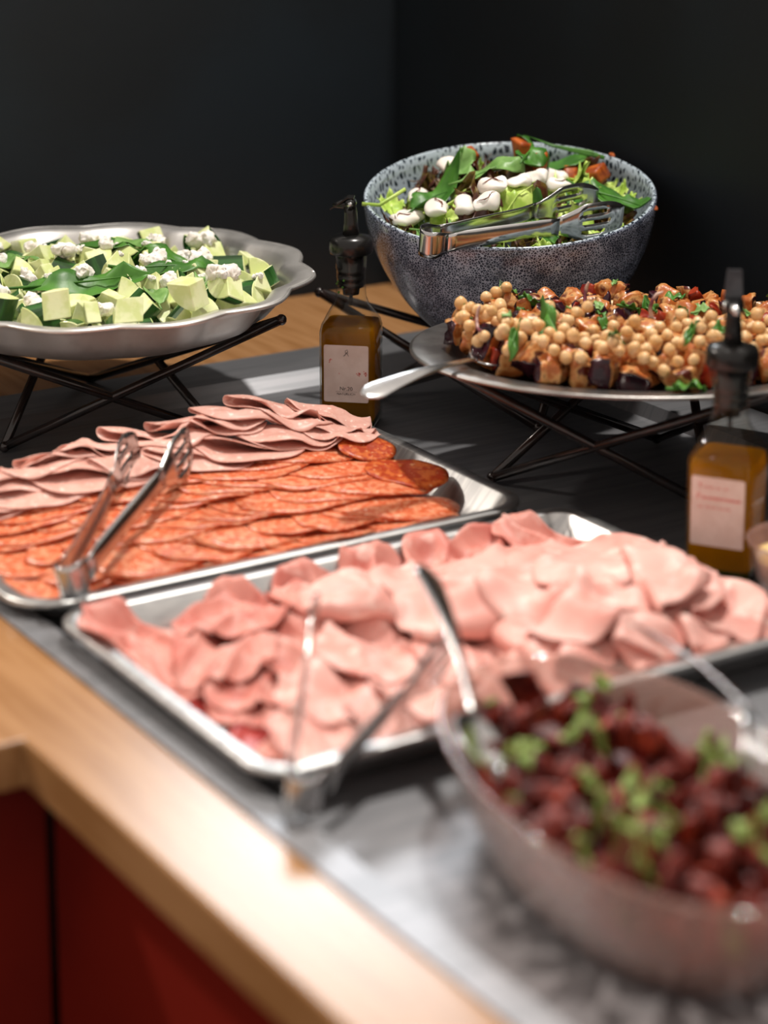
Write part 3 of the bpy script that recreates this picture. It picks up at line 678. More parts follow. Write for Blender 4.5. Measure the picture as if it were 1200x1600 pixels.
# ------------------------------------------------------------------ cucumber salad
def cucumber_salad():
    r_ = random.Random(5); cx, cy, cz = -0.3155, 2.497, 0.165; RF = 0.196
    ws = [wedge(R(r_.uniform(55, 95)), r_.uniform(0.025, 0.032), r_.uniform(0.016, 0.034), k) for k in range(12)]
    lumps, lr, crumb_list = [], [], []
    def h(x, y):
        q = math.hypot(x, y)/RF; return -0.030+0.052*math.sqrt(max(0, 1-q**2.6))
    inside = lambda x, y: math.hypot(x, y) < RF-0.006
    lab = 'cucumber chunk with pale flesh and dark green skin'
    for layer, (dm, n, dz) in enumerate(((0.032, 90, -0.022), (0.0235, 210, 0.0))):
        lim = 0.155 if layer == 0 else 0.190
        for x, y in poisson(lambda x, y: math.hypot(x, y) < lim, (-RF, RF, -RF, RF), dm, n, r_):
            if layer == 0 and h(x, y)+dz < -0.034: continue
            lumps.append(None); lumps[-1] = put('cucumber_chunk', r_.choice(ws), (cx+x, cy+y, cz+max(h(x, y)+dz, -0.026)+r_.uniform(-0.003, 0.004)+max(0, math.hypot(x, y)-0.16)*0.35), rrot(r_), lab, 'cucumber', 'cucumber chunks on the fluted platter', r_.uniform(0.85, 1.1))
    def pfloor(x, y):
        q = math.hypot(x, y)/0.232
        for (q0, z0), (q1, z1) in zip(PF[:-1], PF[1:]):
            if q <= q1: return z0+(z1-z0)*(q-q0)/(q1-q0)
        return 0.002
    PF = [(0, -0.0505), (0.72, -0.0485), (0.77, -0.0425), (0.82, -0.029), (0.86, -0.013), (0.90, -0.002), (1.1, 0.002)]
    PM = Matrix.Translation((-cx, -cy, -cz))
    def pwall(x, y, r):
        d = math.hypot(x, y); k = min(1, 0.186/d) if d > 0 else 1; return x*k, y*k
    pack(lumps, [0.0136*o.scale[0] for o in lumps], pfloor, PM, wall=pwall)
    fld = Field(PM, -0.26, 0.26, -0.26, 0.26, pfloor)
    for o in lumps: fld.clear(o)
    for o in lumps: fld.add(o)
    crumbs = []
    for k in range(6):
        bm = bmesh.new()
        for q in range(5):
            m2 = Matrix.Translation((r_.uniform(-1, 1)*0.008, r_.uniform(-1, 1)*0.006, r_.uniform(-0.3, 1)*0.003)); bmesh.ops.create_icosphere(bm, subdivisions=3, radius=r_.uniform(0.0045, 0.008), matrix=m2)
        me = me_of(frombm('p', bm, M_feta)); noisy(me, 0.0030, 190, k+1); noisy(me, 0.0016, 480, k+9); crumbs.append(me)
    fl = 'crumbled white feta lump on the cucumber salad'
    spots = [(-0.22, -0.02), (-0.16, 0.10), (-0.10, 0.07), (-0.155, -0.085), (-0.06, -0.115), (-0.015, -0.055), (0.00, 0.05), (0.055, -0.035), (0.10, -0.06), (0.13, 0.02), (0.155, -0.05), (0.17, -0.09), (-0.03, 0.115), (0.06, 0.10), (-0.19, 0.05), (-0.24, 0.03),
             (-0.11, -0.125), (0.105, 0.06), (-0.045, 0.02), (0.02, -0.13), (-0.09, -0.02), (-0.14, 0.03), (0.075, 0.005), (-0.20, -0.09), (0.12, 0.11)]
    spots = [(x*0.85, y*1.1) for x, y in spots]
    for k in range(26): q, d = r_.uniform(0, TAU), RF*math.sqrt(r_.random())*0.95; spots.append((d*math.cos(q), d*math.sin(q)))
    for i, (x, y) in enumerate(spots):
        if math.hypot(x, y) > RF: continue
        fo = put('feta_crumb', r_.choice(crumbs), (cx+x, cy+y, cz+h(x, y)+0.013), (r_.uniform(-0.4, 0.4), r_.uniform(-0.4, 0.4), r_.uniform(0, TAU)), fl, 'cheese', 'feta crumbs', r_.uniform(0.85, 1.3) if i < 25 else r_.uniform(0.3, 0.6)); crumb_list.append(fo)
    put('feta_crumb', crumbs[2], (cx+0.104, cy+0.206, cz+0.0035), (0.2, 0.1, 1), 'lone feta crumb balanced on the platter rim', 'cheese', 'feta crumbs', 0.5)
    lv = [leaf(0.115, 0.034, M_basil, 3, 0.12, fold=0.45, wave=0.06), leaf(0.085, 0.036, M_basil, 7, 0.2, fold=0.35, wave=0.06), leaf(0.065, 0.032, M_basil2, 9, 0.2)]
    for i, (x, y, k, rz, rx, s, lb) in enumerate(((-0.005, -0.075, 0, 0.14, 0.55, 1.2, 'long basil leaf lying along the middle of the cucumber salad'), (0.085, -0.015, 0, 0.30, 0.5, 0.95, 'basil leaf overlapping the long one on the cucumber salad'), (0.0, 0.070, 1, -0.15, 0.45, 1.15, 'broad bright basil leaf at the back of the cucumber salad'),
            (0.085, 0.035, 1, 0.0, 0.6, 0.9, None), (0.125, -0.045, 2, 1.5, 0.3, 1.0, None), (-0.10, 0.02, 2, 0.2, 0.5, 1.0, None), (0.03, 0.09, 2, 0.9, 0.4, 1.0, None), (-0.17, 0.08, 1, 2.0, 0.2, 0.8, None), (0.10, 0.075, 2, 2.6, 0.2, 0.9, None), (-0.15, -0.05, 2, 0.9, 0.4, 1.1, None), (0.07, -0.10, 2, 1.9, 0.4, 0.8, None))):
        bl = put('basil_leaf', lv[k], (cx+x, cy+y, cz+h(x, y)+0.013), (rx*0.7, 0.05, rz), lb or 'small basil leaf tucked among the cucumber chunks', 'leaf', 'basil leaves on the cucumber salad', s, 0.0005); fld.lay(bl, 0.5, True, 0.001)
    for o in crumb_list: fld.lay(o, press=0.006, pct=75)
cucumber_salad()
# ------------------------------------------------------------------ leaf salad in the bowl
def leaf_salad():
    r_ = random.Random(8); RF = 0.152
    def h(x, y): q = math.hypot(x, y)/RF; return -0.026+0.036*math.sqrt(max(0, 1-q**2.4))
    def P(x, y, dz): return BOWL @ Vector((x, y, h(x, y)+dz))
    q0 = BOWL.to_quaternion()
    def rot(rx, ry, rz): return q0 @ Euler((rx, ry, rz)).to_quaternion()
    inside = lambda x, y: math.hypot(x, y) < RF-0.004
    Lg = [leaf(0.075, 0.05, M_lett, k, 0.3, wave=0.2, frill=0.10, nx=22, ny=12) for k in range(3)]
    Lr = [leaf(0.065, 0.05, M_redl, k+20, 0.3, wave=0.25, frill=0.16, nx=22, ny=12) for k in range(3)]
    Lb = [leaf(0.085, 0.05, M_basil, k+40, 0.2, wave=0.05) for k in range(2)]+[leaf(0.07, 0.035, M_basil2, 44, 0.2)]
    G = 'leaves in the speckled salad bowl'
    def bfloor(x, y): d = math.hypot(x, y); return -0.044+0.034*max(0, (d-0.10)/0.055)**2
    fb = Field(BOWL.inverted(), -0.22, 0.22, -0.22, 0.22, bfloor)
    greens = []
    def put(*a, **k): o = globals()['put'](*a, **k); greens.append(o); return o
    for x, y in poisson(inside, (-RF, RF, -RF, RF), 0.0205, 110, r_):
        k = r_.random(); sc = r_.uniform(0.75, 1.1) * (0.55 if math.hypot(x, y) > 0.118 else (0.8 if math.hypot(x, y) > 0.09 else 1.05))
        if k < 0.36: put('lettuce_leaf', r_.choice(Lg), P(x*0.93, y*0.93, -0.006), 0, 'frilly pale green lettuce leaf in the speckled bowl', 'leaf', G, sc, 0.0005, rot(r_.gauss(0, 0.4), r_.gauss(0, 0.35), r_.uniform(0, TAU)))
        elif k < 0.72: put('red_lettuce_leaf', r_.choice(Lr), P(x*0.93, y*0.93, -0.006), 0, 'frilly brown-red lettuce leaf in the speckled bowl', 'leaf', G, sc, 0.0005, rot(r_.gauss(0, 0.4), r_.gauss(0, 0.35), r_.uniform(0, TAU)))
        else: put('basil_leaf', r_.choice(Lb), P(x*0.9, y*0.9, 0.0), 0, 'smooth green basil leaf among the mixed leaves', 'leaf', G, sc*0.75, 0.0005, rot(r_.gauss(0, 0.35), r_.gauss(0, 0.35), r_.uniform(0, TAU)))
    for x, y, k, rx, ry, rz, s, m, lb in ((0.055, 0.105, 0, -0.1, 0.1, 2.9, 1.1, 0, 'broad green leaf at the back of the salad bowl'), (0.123, -0.01, 1, -0.35, 0.25, -0.5, 1.1, 0, 'bright green leaf by the tong heads in the bowl'), (-0.055, 0.05, 2, 0.3, -1.0, -1.7, 1.05, 0, 'pale green leaf standing upright in the salad bowl'),
            (-0.085, 0.01, 1, -0.3, -0.2, 0.75, 0.9, 0, 'dark green leaf on the left of the salad bowl'), (-0.02, 0.015, 2, -0.3, -0.1, 0.2, 1.1, 0, 'pale grey-green leaf in the middle of the salad'), (0.03, 0.05, 1, 0.2, 0.3, 1.2, 0.8, 0, 'green leaf leaning between mozzarella pieces'), (-0.085, -0.085, 2, -0.1, 0.0, -0.6, 0.8, 0, 'pale leaf edge near the front rim of the bowl')):
        put('salad_leaf', Lb[k], P(x, y, 0.012), 0, lb, 'leaf', G, s, 0.0005, rot(rx, ry, rz))
    for o in greens[:-7]: fb.lay(o, 0.6, True, 0.0009, stiff=4)
    mz = [chunk_blob(3, 0.0120, 0.0060, 60, k+13, M_moz, (1.45, 1.05, 0.6)) for k in range(4)]
    for i, (x, y) in enumerate(((-0.105, 0.03), (-0.115, -0.01), (-0.085, -0.035), (-0.055, -0.06), (-0.02, -0.045), (0.01, -0.03), (0.0, 0.025), (0.02, 0.065), (0.06, 0.02), (-0.065, 0.085), (-0.03, -0.075), (0.055, 0.045), (-0.125, -0.045), (0.03, -0.005))):
        o = empty('mozzarella_piece', P(x, y, 0.006)); o.rotation_euler = rot(r_.uniform(-.3, .3), r_.uniform(-.3, .3), r_.uniform(0, TAU)).to_euler()
        o.location = P(x, y, 0.006); c = link('cheese', r_.choice(mz)); c.location = o.location; c.rotation_euler = o.rotation_euler; fb.lay(c, press=0.004, pct=85); o.location = c.location; c.location = (0, 0, 0); c.rotation_euler = (0, 0, 0); c.parent = o
        if i % 2 == 0:
            sv = [v.co for v in c.data.vertices if v.co.z > 0.002]; y0 = r_.uniform(-0.004, 0.004); pts = []
            for k in range(7):
                x = -0.012+0.0040*k; y = y0+0.003*math.sin(k*1.3+i); zz = max((p.z for p in sv if (p.x-x)**2+(p.y-y)**2 < 1.6e-5), default=0.001); pts.append((x, y, zz+0.0004))
            vs, fs = tube(pts, [0.0002, 0.0005, 0.0008, 0.0005, 0.0009, 0.0005, 0.0002], 6); mesh('balsamic_drizzle', vs, fs, M_drz, o)
        tag(o, 'white mozzarella piece drizzled with balsamic in the leaf salad', 'cheese', 'mozzarella pieces')
    cu = [cube_chunk(0.024, 0.020, 0.018, k+5, [M_squash]) for k in range(3)]
    for x, y in ((0.035, 0.045), (0.105, 0.06), (0.02, 0.10), (0.075, 0.078), (-0.045, 0.075)):
        put('squash_cube', r_.choice(cu), P(x, y, 0.012), 0, 'roasted orange squash cube on the leaf salad', 'squash', 'roasted squash cubes', 1, 0, rot(*rrot(r_))); fb.lay(greens.pop(), press=0.005, pct=90)
    for o in greens[-7:]: fb.lay(o, 0.6, True, 0.0009, stiff=4)
    vs, fs = tube([P(-0.17, -0.03, 0.030), P(-0.15, -0.03, 0.028), P(-0.12, -0.02, 0.020)], 0.0022, 8)
    tag(mesh('leaf_stalk', vs, fs, M_lett), 'thin pale green stalk poking over the bowl rim', 'stalk')
    # flakes stuck to the glaze
    fk = chunk_blob(2, 0.004, 0.002, 200, 4, M_squash, (1, 0.8, 0.25))
    for (x, y, z) in ((0.128, 0.108, 0.004), (0.163, -0.045, -0.004)):
        put('food_flake', fk, BOWL @ Vector((x, y, z)), (0.8, 0.6, 0), 'dried orange food flake stuck on the bowl rim', 'flake', 'flakes on the bowl rim')
leaf_salad()
# ------------------------------------------------------------------ chickpea salad
def chickpea_salad():
    r_ = random.Random(21); RX, RY = 0.190, 0.148
    def q(x, y): return math.hypot(x/RX, y/RY)
    def h(x, y): return -0.011+0.048*math.sqrt(max(0, 1-q(x, y)**2.6))*(1+0.16*noise.noise(Vector((x*22, y*22, 3.3))))
    inside = lambda x, y: q(x, y) < 0.985
    au = [cube_chunk(r_.uniform(0.022, 0.034), r_.uniform(0.017, 0.026), r_.uniform(0.014, 0.022), k, [M_aub, M_aubs], 0.3) for k in range(8)]
    for k, me in enumerate(au): noisy(me, 0.0050, 75, k); noisy(me, 0.0018, 230, k)
    ar = [cube_chunk(0.020, 0.014, 0.008, k+50, [M_aubr], 0.35) for k in range(4)]
    sk = [cube_chunk(0.028, 0.022, 0.007, k+70, [M_aubs, M_aub], 0.3) for k in range(4)]
    for k, me in enumerate(ar+sk): noisy(me, 0.0055, 80, k+5); noisy(me, 0.0015, 230, k)
    cp = []
    for k in range(5):
        me = chunk_blob(3, 0.0068, 0.0007, 150, k, M_chick, (1.0, 0.94, 0.97))
        for v in me.vertices:
            d = v.co.normalized(); v.co *= 1-0.10*math.exp(-(d.y*5)**2)*max(0, d.x)
            if d.x > 0.8: v.co += Vector((0.0014*((d.x-0.8)/0.2)**1.5, 0, 0))
        cp.append(me)
    B = (-RX, RX, -RY, RY); G = 'aubergine pieces in the chickpea salad'
    lumps, lr = [], []
    def add(nm, me, x, y, dz, lb, cat, g, sc=1.0):
        lr.append({'aubergine_cube': 0.0112, 'chickpea': 0.0066, 'aubergine_skin': 0.0085, 'tomato_piece': 0.0070}[nm]*sc)
        lumps.append(None); lumps[-1] = put(nm, me, PC+Vector((x, y, max(h(x, y)+dz, 0.004 if 'auberg' in nm or 'tomato' in nm else -0.005))), rrot(r_), lb, cat, g, sc)
    for x, y in poisson(inside, B, 0.024, 110, r_): add('aubergine_cube', r_.choice(au), x*0.94, y*0.94, -0.017, 'roasted golden-brown aubergine cube in the chickpea salad', 'aubergine', G, 1.15)
    tk = []
    for x, y in poisson(inside, B, 0.0195, 170, r_):
        front = y < -0.02+0.35*(-x)*0.2 and q(x, y) > 0.45
        if front and r_.random() < 0.55: continue
        k = r_.random(); tk.append((x, y, 0.0105))
        if k < 0.55: add('aubergine_cube', r_.choice(au), x, y, 0.0, 'roasted golden-brown aubergine cube in the chickpea salad', 'aubergine', G)
        elif k < 0.78: add('aubergine_skin', r_.choice(sk), x, y, 0.003, 'aubergine piece showing glossy dark purple skin', 'aubergine', G)
        else: add('tomato_piece', r_.choice(ar), x, y, 0.003, 'dark red tomato piece in the chickpea salad', 'tomato', 'tomato pieces in the chickpea salad', 1.2)
    for x, y in poisson(inside, B, 0.0112, 300, r_, tk, 40000):
        add('chickpea', r_.choice(cp), x, y, r_.uniform(-0.002, 0.004), 'round beige chickpea in the salad on the steel plate', 'chickpea', 'chickpeas', r_.uniform(0.88, 1.06))
    def cfloor(x, y):
        q = math.hypot(x/PRX, y/PRY); return -0.0125 if q < 0.74 else (-0.0125+0.0125*(q-0.74)/0.10 if q < 0.84 else 0.001)
    def cwall(x, y, r):
        d = math.hypot(x/(RX*0.985), y/(RY*0.985)); k = 1/d if d > 1 else 1; return x*k, y*k
    CM = Matrix.Translation(-PC); peas = [o for o in lumps if o.name.startswith('chickpea') and (o.location.y-PC.y < -0.045 or o.location.x-PC.x < -0.13)]; lr = [r for o, r in zip(lumps, lr) if o not in peas]; lumps = [o for o in lumps if o not in peas]
    pack(lumps, lr, cfloor, CM, 80, 0.0005, cwall)
    fld = Field(CM, -0.25, 0.25, -0.21, 0.21, cfloor)
    for o in lumps: fld.clear(o)
    for o in lumps: fld.add(o)
    for o in sorted(peas, key=lambda q_: fld.H[fld.cell(np.array([list(CM @ q_.location)]))][0]): fld.lay(o, eps=0.0003, press=0.0012, pct=97)
    pl = [leaf(0.022, 0.014, M_basil, 61, 0.3, wave=0.2), leaf(0.016, 0.010, M_basil2, 62, 0.3, wave=0.2)]
    for x, y in poisson(inside, B, 0.03, 30, r_): fld.lay(put('parsley_leaf', r_.choice(pl), PC+Vector((x, y, h(x, y)+0.009)), (r_.gauss(-0.3, 0.3), r_.gauss(0, 0.3), r_.uniform(0, TAU)), 'small green parsley leaf on the chickpea salad', 'leaf', 'parsley on the chickpeas', r_.uniform(0.7, 1.1), 0.0004), 0.5, True, 0.0007)
    put('parsley_leaf', pl[0], PC+Vector((0.03, -0.166, 0.006)), (-0.1, 0, 0.1), 'green parsley leaf lying on the front rim of the plate', 'leaf', 'parsley on the chickpeas', 1.5, 0.0004)
    for x, y, s in ((-0.165, -0.06, 0.9), (0.02, -0.03, 1.1), (-0.05, 0.03, 1)):
        pts = [(0.016*math.cos(t*0.5), 0.012*math.sin(t*0.5), 0) for t in range(7)]; vs, fs = tube(pts, [0.001, 0.0018, 0.002, 0.002, 0.002, 0.0018, 0.001], 6)
        o = mesh('onion_strip', vs, fs, M_onion); o.location = PC+Vector((x, y, h(x, y)+0.009)); o.rotation_euler = (1.2, r_.uniform(0, 3), r_.uniform(0, 3)); o.scale = (s, s, s); tag(o, 'curved red onion strip in the chickpea salad', 'onion', 'onion strips'); fld.lay(o, press=0.003)
chickpea_salad()
# ------------------------------------------------------------------ sliced meats
def folded(r, rho, m, seed, t0=0.0, ripple=0.004, close=0.7, n=20, oval=1.0, hole=False):
    r_ = random.Random(seed); ph = r_.uniform(0, TAU); k1 = r_.uniform(1.0, 2.2); vs, fs = [], []
    for i in range(n+1):
        for j in range(n+1):
            u, v = -1+2*i/n, -1+2*j/n; s, t = u*math.sqrt(1-v*v/2)*r*oval, v*math.sqrt(1-u*u/2)*r
            rho_ = rho*(1+0.35*math.sin(s/r*2.2*k1+ph)); qq = t-t0*r; hp = math.pi*rho_/2
            if qq < -hp: d = -(qq+hp); y, z = -d, -rho_
            elif qq <= hp: d = 0; y, z = rho_*math.cos(qq/rho_), rho_*math.sin(qq/rho_)
            else: d = qq-hp; y, z = -d, rho_*(1-(1+close)*min(1, d/r)**1.1*0.8)
            e = min(1, d/r*1.6); top = qq > 0
            z += ripple*math.sin(s/r*3.1*k1+ph+(1.3 if top else 0))*e*(1.3 if top else 0.6)+ripple*0.6*math.sin(t/r*4+ph*2)*e
            vs.append(Vector((s, y, z))+Vector(noise.noise_vector(Vector((s*25+seed, t*25, 0))))*0.0025)
    for i in range(n):
        for j in range(n): fs.append((i*(n+1)+j, i*(n+1)+j+1, (i+1)*(n+1)+j+1, (i+1)*(n+1)+j))
    return me_of(mesh('p', vs, fs, m))
def disc_grid(n, r, oval, fn, m):
    vs, fs = [], []
    for i in range(n+1):
        for j in range(n+1):
            u, v = -1+2*i/n, -1+2*j/n; vs.append(fn(u*math.sqrt(1-v*v/2)*r*oval, v*math.sqrt(1-u*u/2)*r))
    for i in range(n):
        for j in range(n): fs.append((i*(n+1)+j, i*(n+1)+j+1, (i+1)*(n+1)+j+1, (i+1)*(n+1)+j))
    return me_of(mesh('p', vs, fs, m))
def drape(r, m, seed, amp, k, rho, n=24):
    """slice lying loosely, its near edge (-y) rolled under"""
    r_ = random.Random(seed); ph = r_.uniform(0, TAU); c = r*r_.uniform(0.25, 0.5)
    def fn(s, t):
        rr = rho*(1+0.4*math.sin(s/r*2+ph)); q = -t-c; e = math.hypot(s, t)/r
        if q <= 0: y, z = t, 0.0
        elif q < math.pi*rr: y, z = -c-rr*math.sin(q/rr), -rr+rr*math.cos(q/rr)
        else: y, z = -c+(q-math.pi*rr), -2*rr
        w = amp*math.sin(s/r*k+ph+t/r*1.2)*(0.4+0.6*e)+amp*0.7*math.sin(t/r*2.6+ph*1.7)*e
        w -= 0.006*e**3
        return Vector((s, y, z+w))+Vector(noise.noise_vector(Vector((s*28+seed, t*28, 0))))*0.003
    return disc_grid(n, r, 1.12, fn, m)
def ruffle(r, m, seed, amp, n=30):
    """thin slice gathered into soft pleats that fan out along x"""
    r_ = random.Random(seed); ph = r_.uniform(0, TAU); k = r_.uniform(5.0, 7.5); g = r_.uniform(0.55, 0.7)
    def fn(s, t):
        f = 0.55+0.45*(0.5-0.5*t/r); ws = s/r*k+ph+0.8*math.sin(t/r*2+seed)
        z = amp*f*math.sin(ws)+amp*0.35*math.sin(ws*0.47+t/r*3)-0.010*(t/r)**2
        x = s*g*(0.75+0.25*f)+amp*0.45*f*math.cos(ws)
        return Vector((x, t, z))+Vector(noise.noise_vector(Vector((s*32+seed, t*32, 1))))*0.0035
    return disc_grid(n, r, 1.25, fn, m)
def slice_disc(ra, rb, m, seed, wob=0.004, irr=0.06):
    r_ = random.Random(seed); ph = r_.uniform(0, TAU); vs, fs = [(0, 0, 0)], []; seg, rg = 36, 6
    for i in range(1, rg+1):
        f = i/rg
        for k in range(seg):
            t = TAU*k/seg; ir = 1+irr*f*noise.noise(Vector((math.cos(t)*1.7+seed, math.sin(t)*1.7, 0.5)))+0.02*f*noise.noise(Vector((math.cos(t)*7+seed, math.sin(t)*7, 1.5)))
            x, y = ra*f*ir*math.cos(t), rb*f*ir*math.sin(t); z = wob*(math.sin(x*45+ph)*0.6+math.sin(y*60+ph*2)*0.5+noise.noise(Vector((x*30, y*30, seed))))*f
            vs.append((x, y, z))
    for k in range(seg): fs.append((0, 1+k, 1+(k+1) % seg))
    for i in range(rg-1):
        for k in range(seg): a = 1+i*seg; fs.append((a+k, a+seg+k, a+seg+(k+1) % seg, a+(k+1) % seg))
    return me_of(mesh('p', vs, fs, m))
def meats():
    r_ = random.Random(33)
    # salami: shingled rows of oval slices, far rows overlapping near ones
    salami = []
    S = [slice_disc(0.072, 0.043, M_sal, k, 0.0030) for k in range(5)]+[slice_disc(0.056, 0.038, M_sal, k+7, 0.0040) for k in range(3)]
    SD = [slice_disc(0.040, 0.030, M_sald, k+17, 0.003) for k in range(2)]
    rows = [(1.790, 0.000, 0.800, 1.150, 10), (1.818, 0.004, 0.800, 1.150, 10), (1.862, 0.010, 0.800, 1.150, 10), (1.908, 0.016, 0.800, 1.135, 10), (1.950, 0.020, 0.800, 1.120, 9)]
    rl = ['along the near tray edge', 'in the second row from the near tray edge', 'in the middle of the tray', 'in the second row from the mortadella', 'in the row tucked against the mortadella']
    for ri, (b, z, a0, a1, n) in enumerate(rows):
        for k in range(n):
            a = a0+(a1-a0)*(k+r_.uniform(-0.25, 0.25))/(n-1); rot = Euler((R(8)+r_.gauss(0, 0.07 if ri > 1 else 0.16), R(-2)+r_.gauss(0, 0.04), ANG+r_.gauss(0.0, 0.14 if ri > 1 else 0.3)))
            salami.append(None); salami[-1] = put('salami_slice', S[r_.randrange(5)] if ri > 1 else r_.choice(S[3:]), W(a, b+r_.gauss(0, 0.006), 0.002+z+0.0012*(k % 3)), rot, 'oval slice of orange paprika salami '+rl[ri], 'salami', 'paprika salami slices')
    salami.append(None); salami[-1] = put('salami_slice', SD[0], W(1.195, 1.868, 0.020), (R(5), 0, ANG-0.3), 'dark browned salami slice at the tray end', 'salami', 'paprika salami slices', 1.1)
    salami.append(None); salami[-1] = put('salami_slice', SD[1], W(1.185, 1.928, 0.034), (R(22), R(8), ANG-0.1), 'small dark salami slice propped up at the tray end', 'salami', 'paprika salami slices', 0.8)
    AM = Matrix.Rotation(-ANG, 4, 'Z')
    def tfloor(a0, a1, b0, b1, zr, r, flange, slope):
        ca, cb_, ha, hb = (a0+a1)/2, (b0+b1)/2, (a1-a0)/2, (b1-b0)/2; pr = [(0, zr+0.002), (flange, zr+0.002), (flange+slope*0.5, zr-(zr-ZF)*0.62+0.001), (flange+slope, ZF+0.003), (9, ZF+0.003)]
        def f(x, y):
            qx, qy = abs(x-ca)-(ha-r), abs(y-cb_)-(hb-r); d = r-(math.hypot(max(qx, 0), max(qy, 0))+min(max(qx, qy), 0))
            if d < 0: return ZF
            for (q0, z0), (q1, z1) in zip(pr[:-1], pr[1:]):
                if d <= q1: return z0+(z1-z0)*(d-q0)/(q1-q0)
            return ZF+0.003
        return f
    f1 = Field(AM, 0.60, 1.40, 1.65, 2.20, tfloor(0.722, 1.262, 1.733, 2.085, 0.016, 0.05, 0.014, 0.030), 0.0025)
    for o in salami: mod_solid(o, 0.0016, 0); f1.lay(o, None, True, 0.0014, stiff=14)
    # mortadella at the back of the same tray
    Mo = [folded(0.066, 0.0055, M_mort, k+3, r_.uniform(-0.1, 0.3), 0.0040, 0.3, oval=1.1) for k in range(6)]
    n = 0
    for row, (b, z, tilt, cnt) in enumerate(((1.985, 0.014, 6, 8), (2.024, 0.016, 20, 9))):
        for k in range(cnt):
            a = 0.785+(1.195-0.785)*(k+0.5*row*0.6)/(cnt-0.7); hi = 0.014 if 5 <= k <= 7 else 0
            o = put('mortadella_slice', Mo[(k*2+row) % 6], W(a, b+r_.gauss(0, 0.004), z+hi*row-(0.022 if k >= cnt-1 else 0)), (R(tilt*(0.5 if k >= cnt-1 else 1)+r_.gauss(0, 7)), r_.gauss(0, 0.1), ANG+r_.gauss(-0.05, 0.2)), 'folded pale pink mortadella slice behind the salami', 'mortadella', 'mortadella slices', r_.uniform(0.85, 1.0)*(0.72 if k >= cnt-1 else 1)); mod_solid(o, 0.0013, 0); o.scale.z *= 0.72; f1.lay(o, 0.35, True, 0.0014, stiff=24)
    # ham tray
    f2 = Field(AM, 0.60, 1.42, 1.25, 1.80, tfloor(0.735, 1.275, 1.335, 1.708, 0.020, 0.032, 0.013, 0.022), 0.0025)
    H1 = [drape(0.070, M_ham, k+30, 0.0060, 2.4, 0.006) for k in range(6)]+[folded(0.066, 0.0070, M_ham, k+40, r_.uniform(-0.2, 0.3), 0.006, 0.35, oval=1.1) for k in range(5)]
    HR = [ruffle(0.064, M_ham, k+60, 0.009) for k in range(5)]
    H2 = [ruffle(0.058, M_ham2, k+50, 0.012) for k in range(5)]
    H3 = [ruffle(0.050, M_ham3, k+70, 0.010) for k in range(3)]
    def hz(a, b):
        u = (a-1.005)/0.262; v = (b-1.55)/0.22; return 0.004+0.036*math.sqrt(max(0, 1-min(1, max(abs(u), abs(v)*(1.25 if v > 0 else 1)))**2.2))
    def where(a, b):
        if b > 1.60: return 'along the edge beside the salami tray'
        if b < 1.44: return 'along the edge beside the beetroot dish'
        if a > 1.14: return 'near the handwritten oil bottle'
        if a < 0.90: return 'near the worktop edge'
        return 'in the middle of the heap'
    def ham(kind, a, b, dz, rz, rx=0.0, sc=1.0, ry=0.0, pool=None, flat=1):
        me = (pool and r_.choice(pool)) or r_.choice((H1, H2, H3)[kind]); nm = ('ham_slice', 'smoked_ham_slice', 'dry_ham_slice')[kind]
        lb = ('folded pale pink cooked ham slice ', 'ruffled rosy smoked ham slice ', 'dark red dry-cured ham slice ')[kind]+where(a, b)
        o = put(nm, me, W(a, b, hz(a, b)+dz), (rx, ry, rz), lb, 'ham', ('cooked ham slices', 'smoked ham slices', 'dry-cured ham slices')[kind], sc); mod_solid(o, 0.0013, 0)
        if flat != 1: o.scale = (sc, sc, sc*flat)
        f2.lay(o, 0.8 if flat != 1 else (0.3 if kind == 1 else 0.55), True, 0.0014, stiff=3 if flat != 1 else 12)
    for a, b in ((0.80, 1.45), (0.81, 1.53), (0.80, 1.60), (0.86, 1.48), (0.84, 1.57), (0.82, 1.42), (0.92, 1.42), (0.99, 1.64), (0.90, 1.64), (1.05, 1.64), (1.2, 1.65), (1.215, 1.60), (1.12, 1.41), (1.18, 1.41)):
        ham(2, a, b, -0.020, ANG+r_.uniform(-1, 1), 0.0, flat=0.5)
    for a in (0.84, 0.92, 1.0, 1.08, 1.15, 1.205):
        for b in (1.42, 1.52, 1.61): ham(0 if a > 0.95 else 1, a+r_.gauss(0, .008), b, -0.015, r_.uniform(-0.6, 1.0), 0.0, flat=0.3)
    for a, b in ((0.785, 1.645), (0.79, 1.585), (0.84, 1.53), (0.86, 1.60), (0.90, 1.64), (0.93, 1.58), (0.97, 1.645), (1.03, 1.655), (1.10, 1.65), (1.16, 1.65), (1.21, 1.645), (0.885, 1.545), (0.99, 1.61), (0.83, 1.58), (0.87, 1.635), (0.95, 1.62)):
        ham(1, a, b, 0.002, r_.uniform(-0.5, 0.9), r_.gauss(0.15, 0.15), 1.0)
    top = [(0.83, 1.42, 0.3, 0.05, .9, 0, 2), (0.88, 1.47, -0.2, 0.1, 1, 0.004, 2), (0.90, 1.405, 0.4, 0.05, .95, 0, 2), (0.95, 1.44, 0.1, 0.1, 1.0, .006, 2), (0.945, 1.515, 0.5, 0.15, 1.0, .006, 2), (1.01, 1.475, 0.2, 0.1, 1.05, .008, 2)]
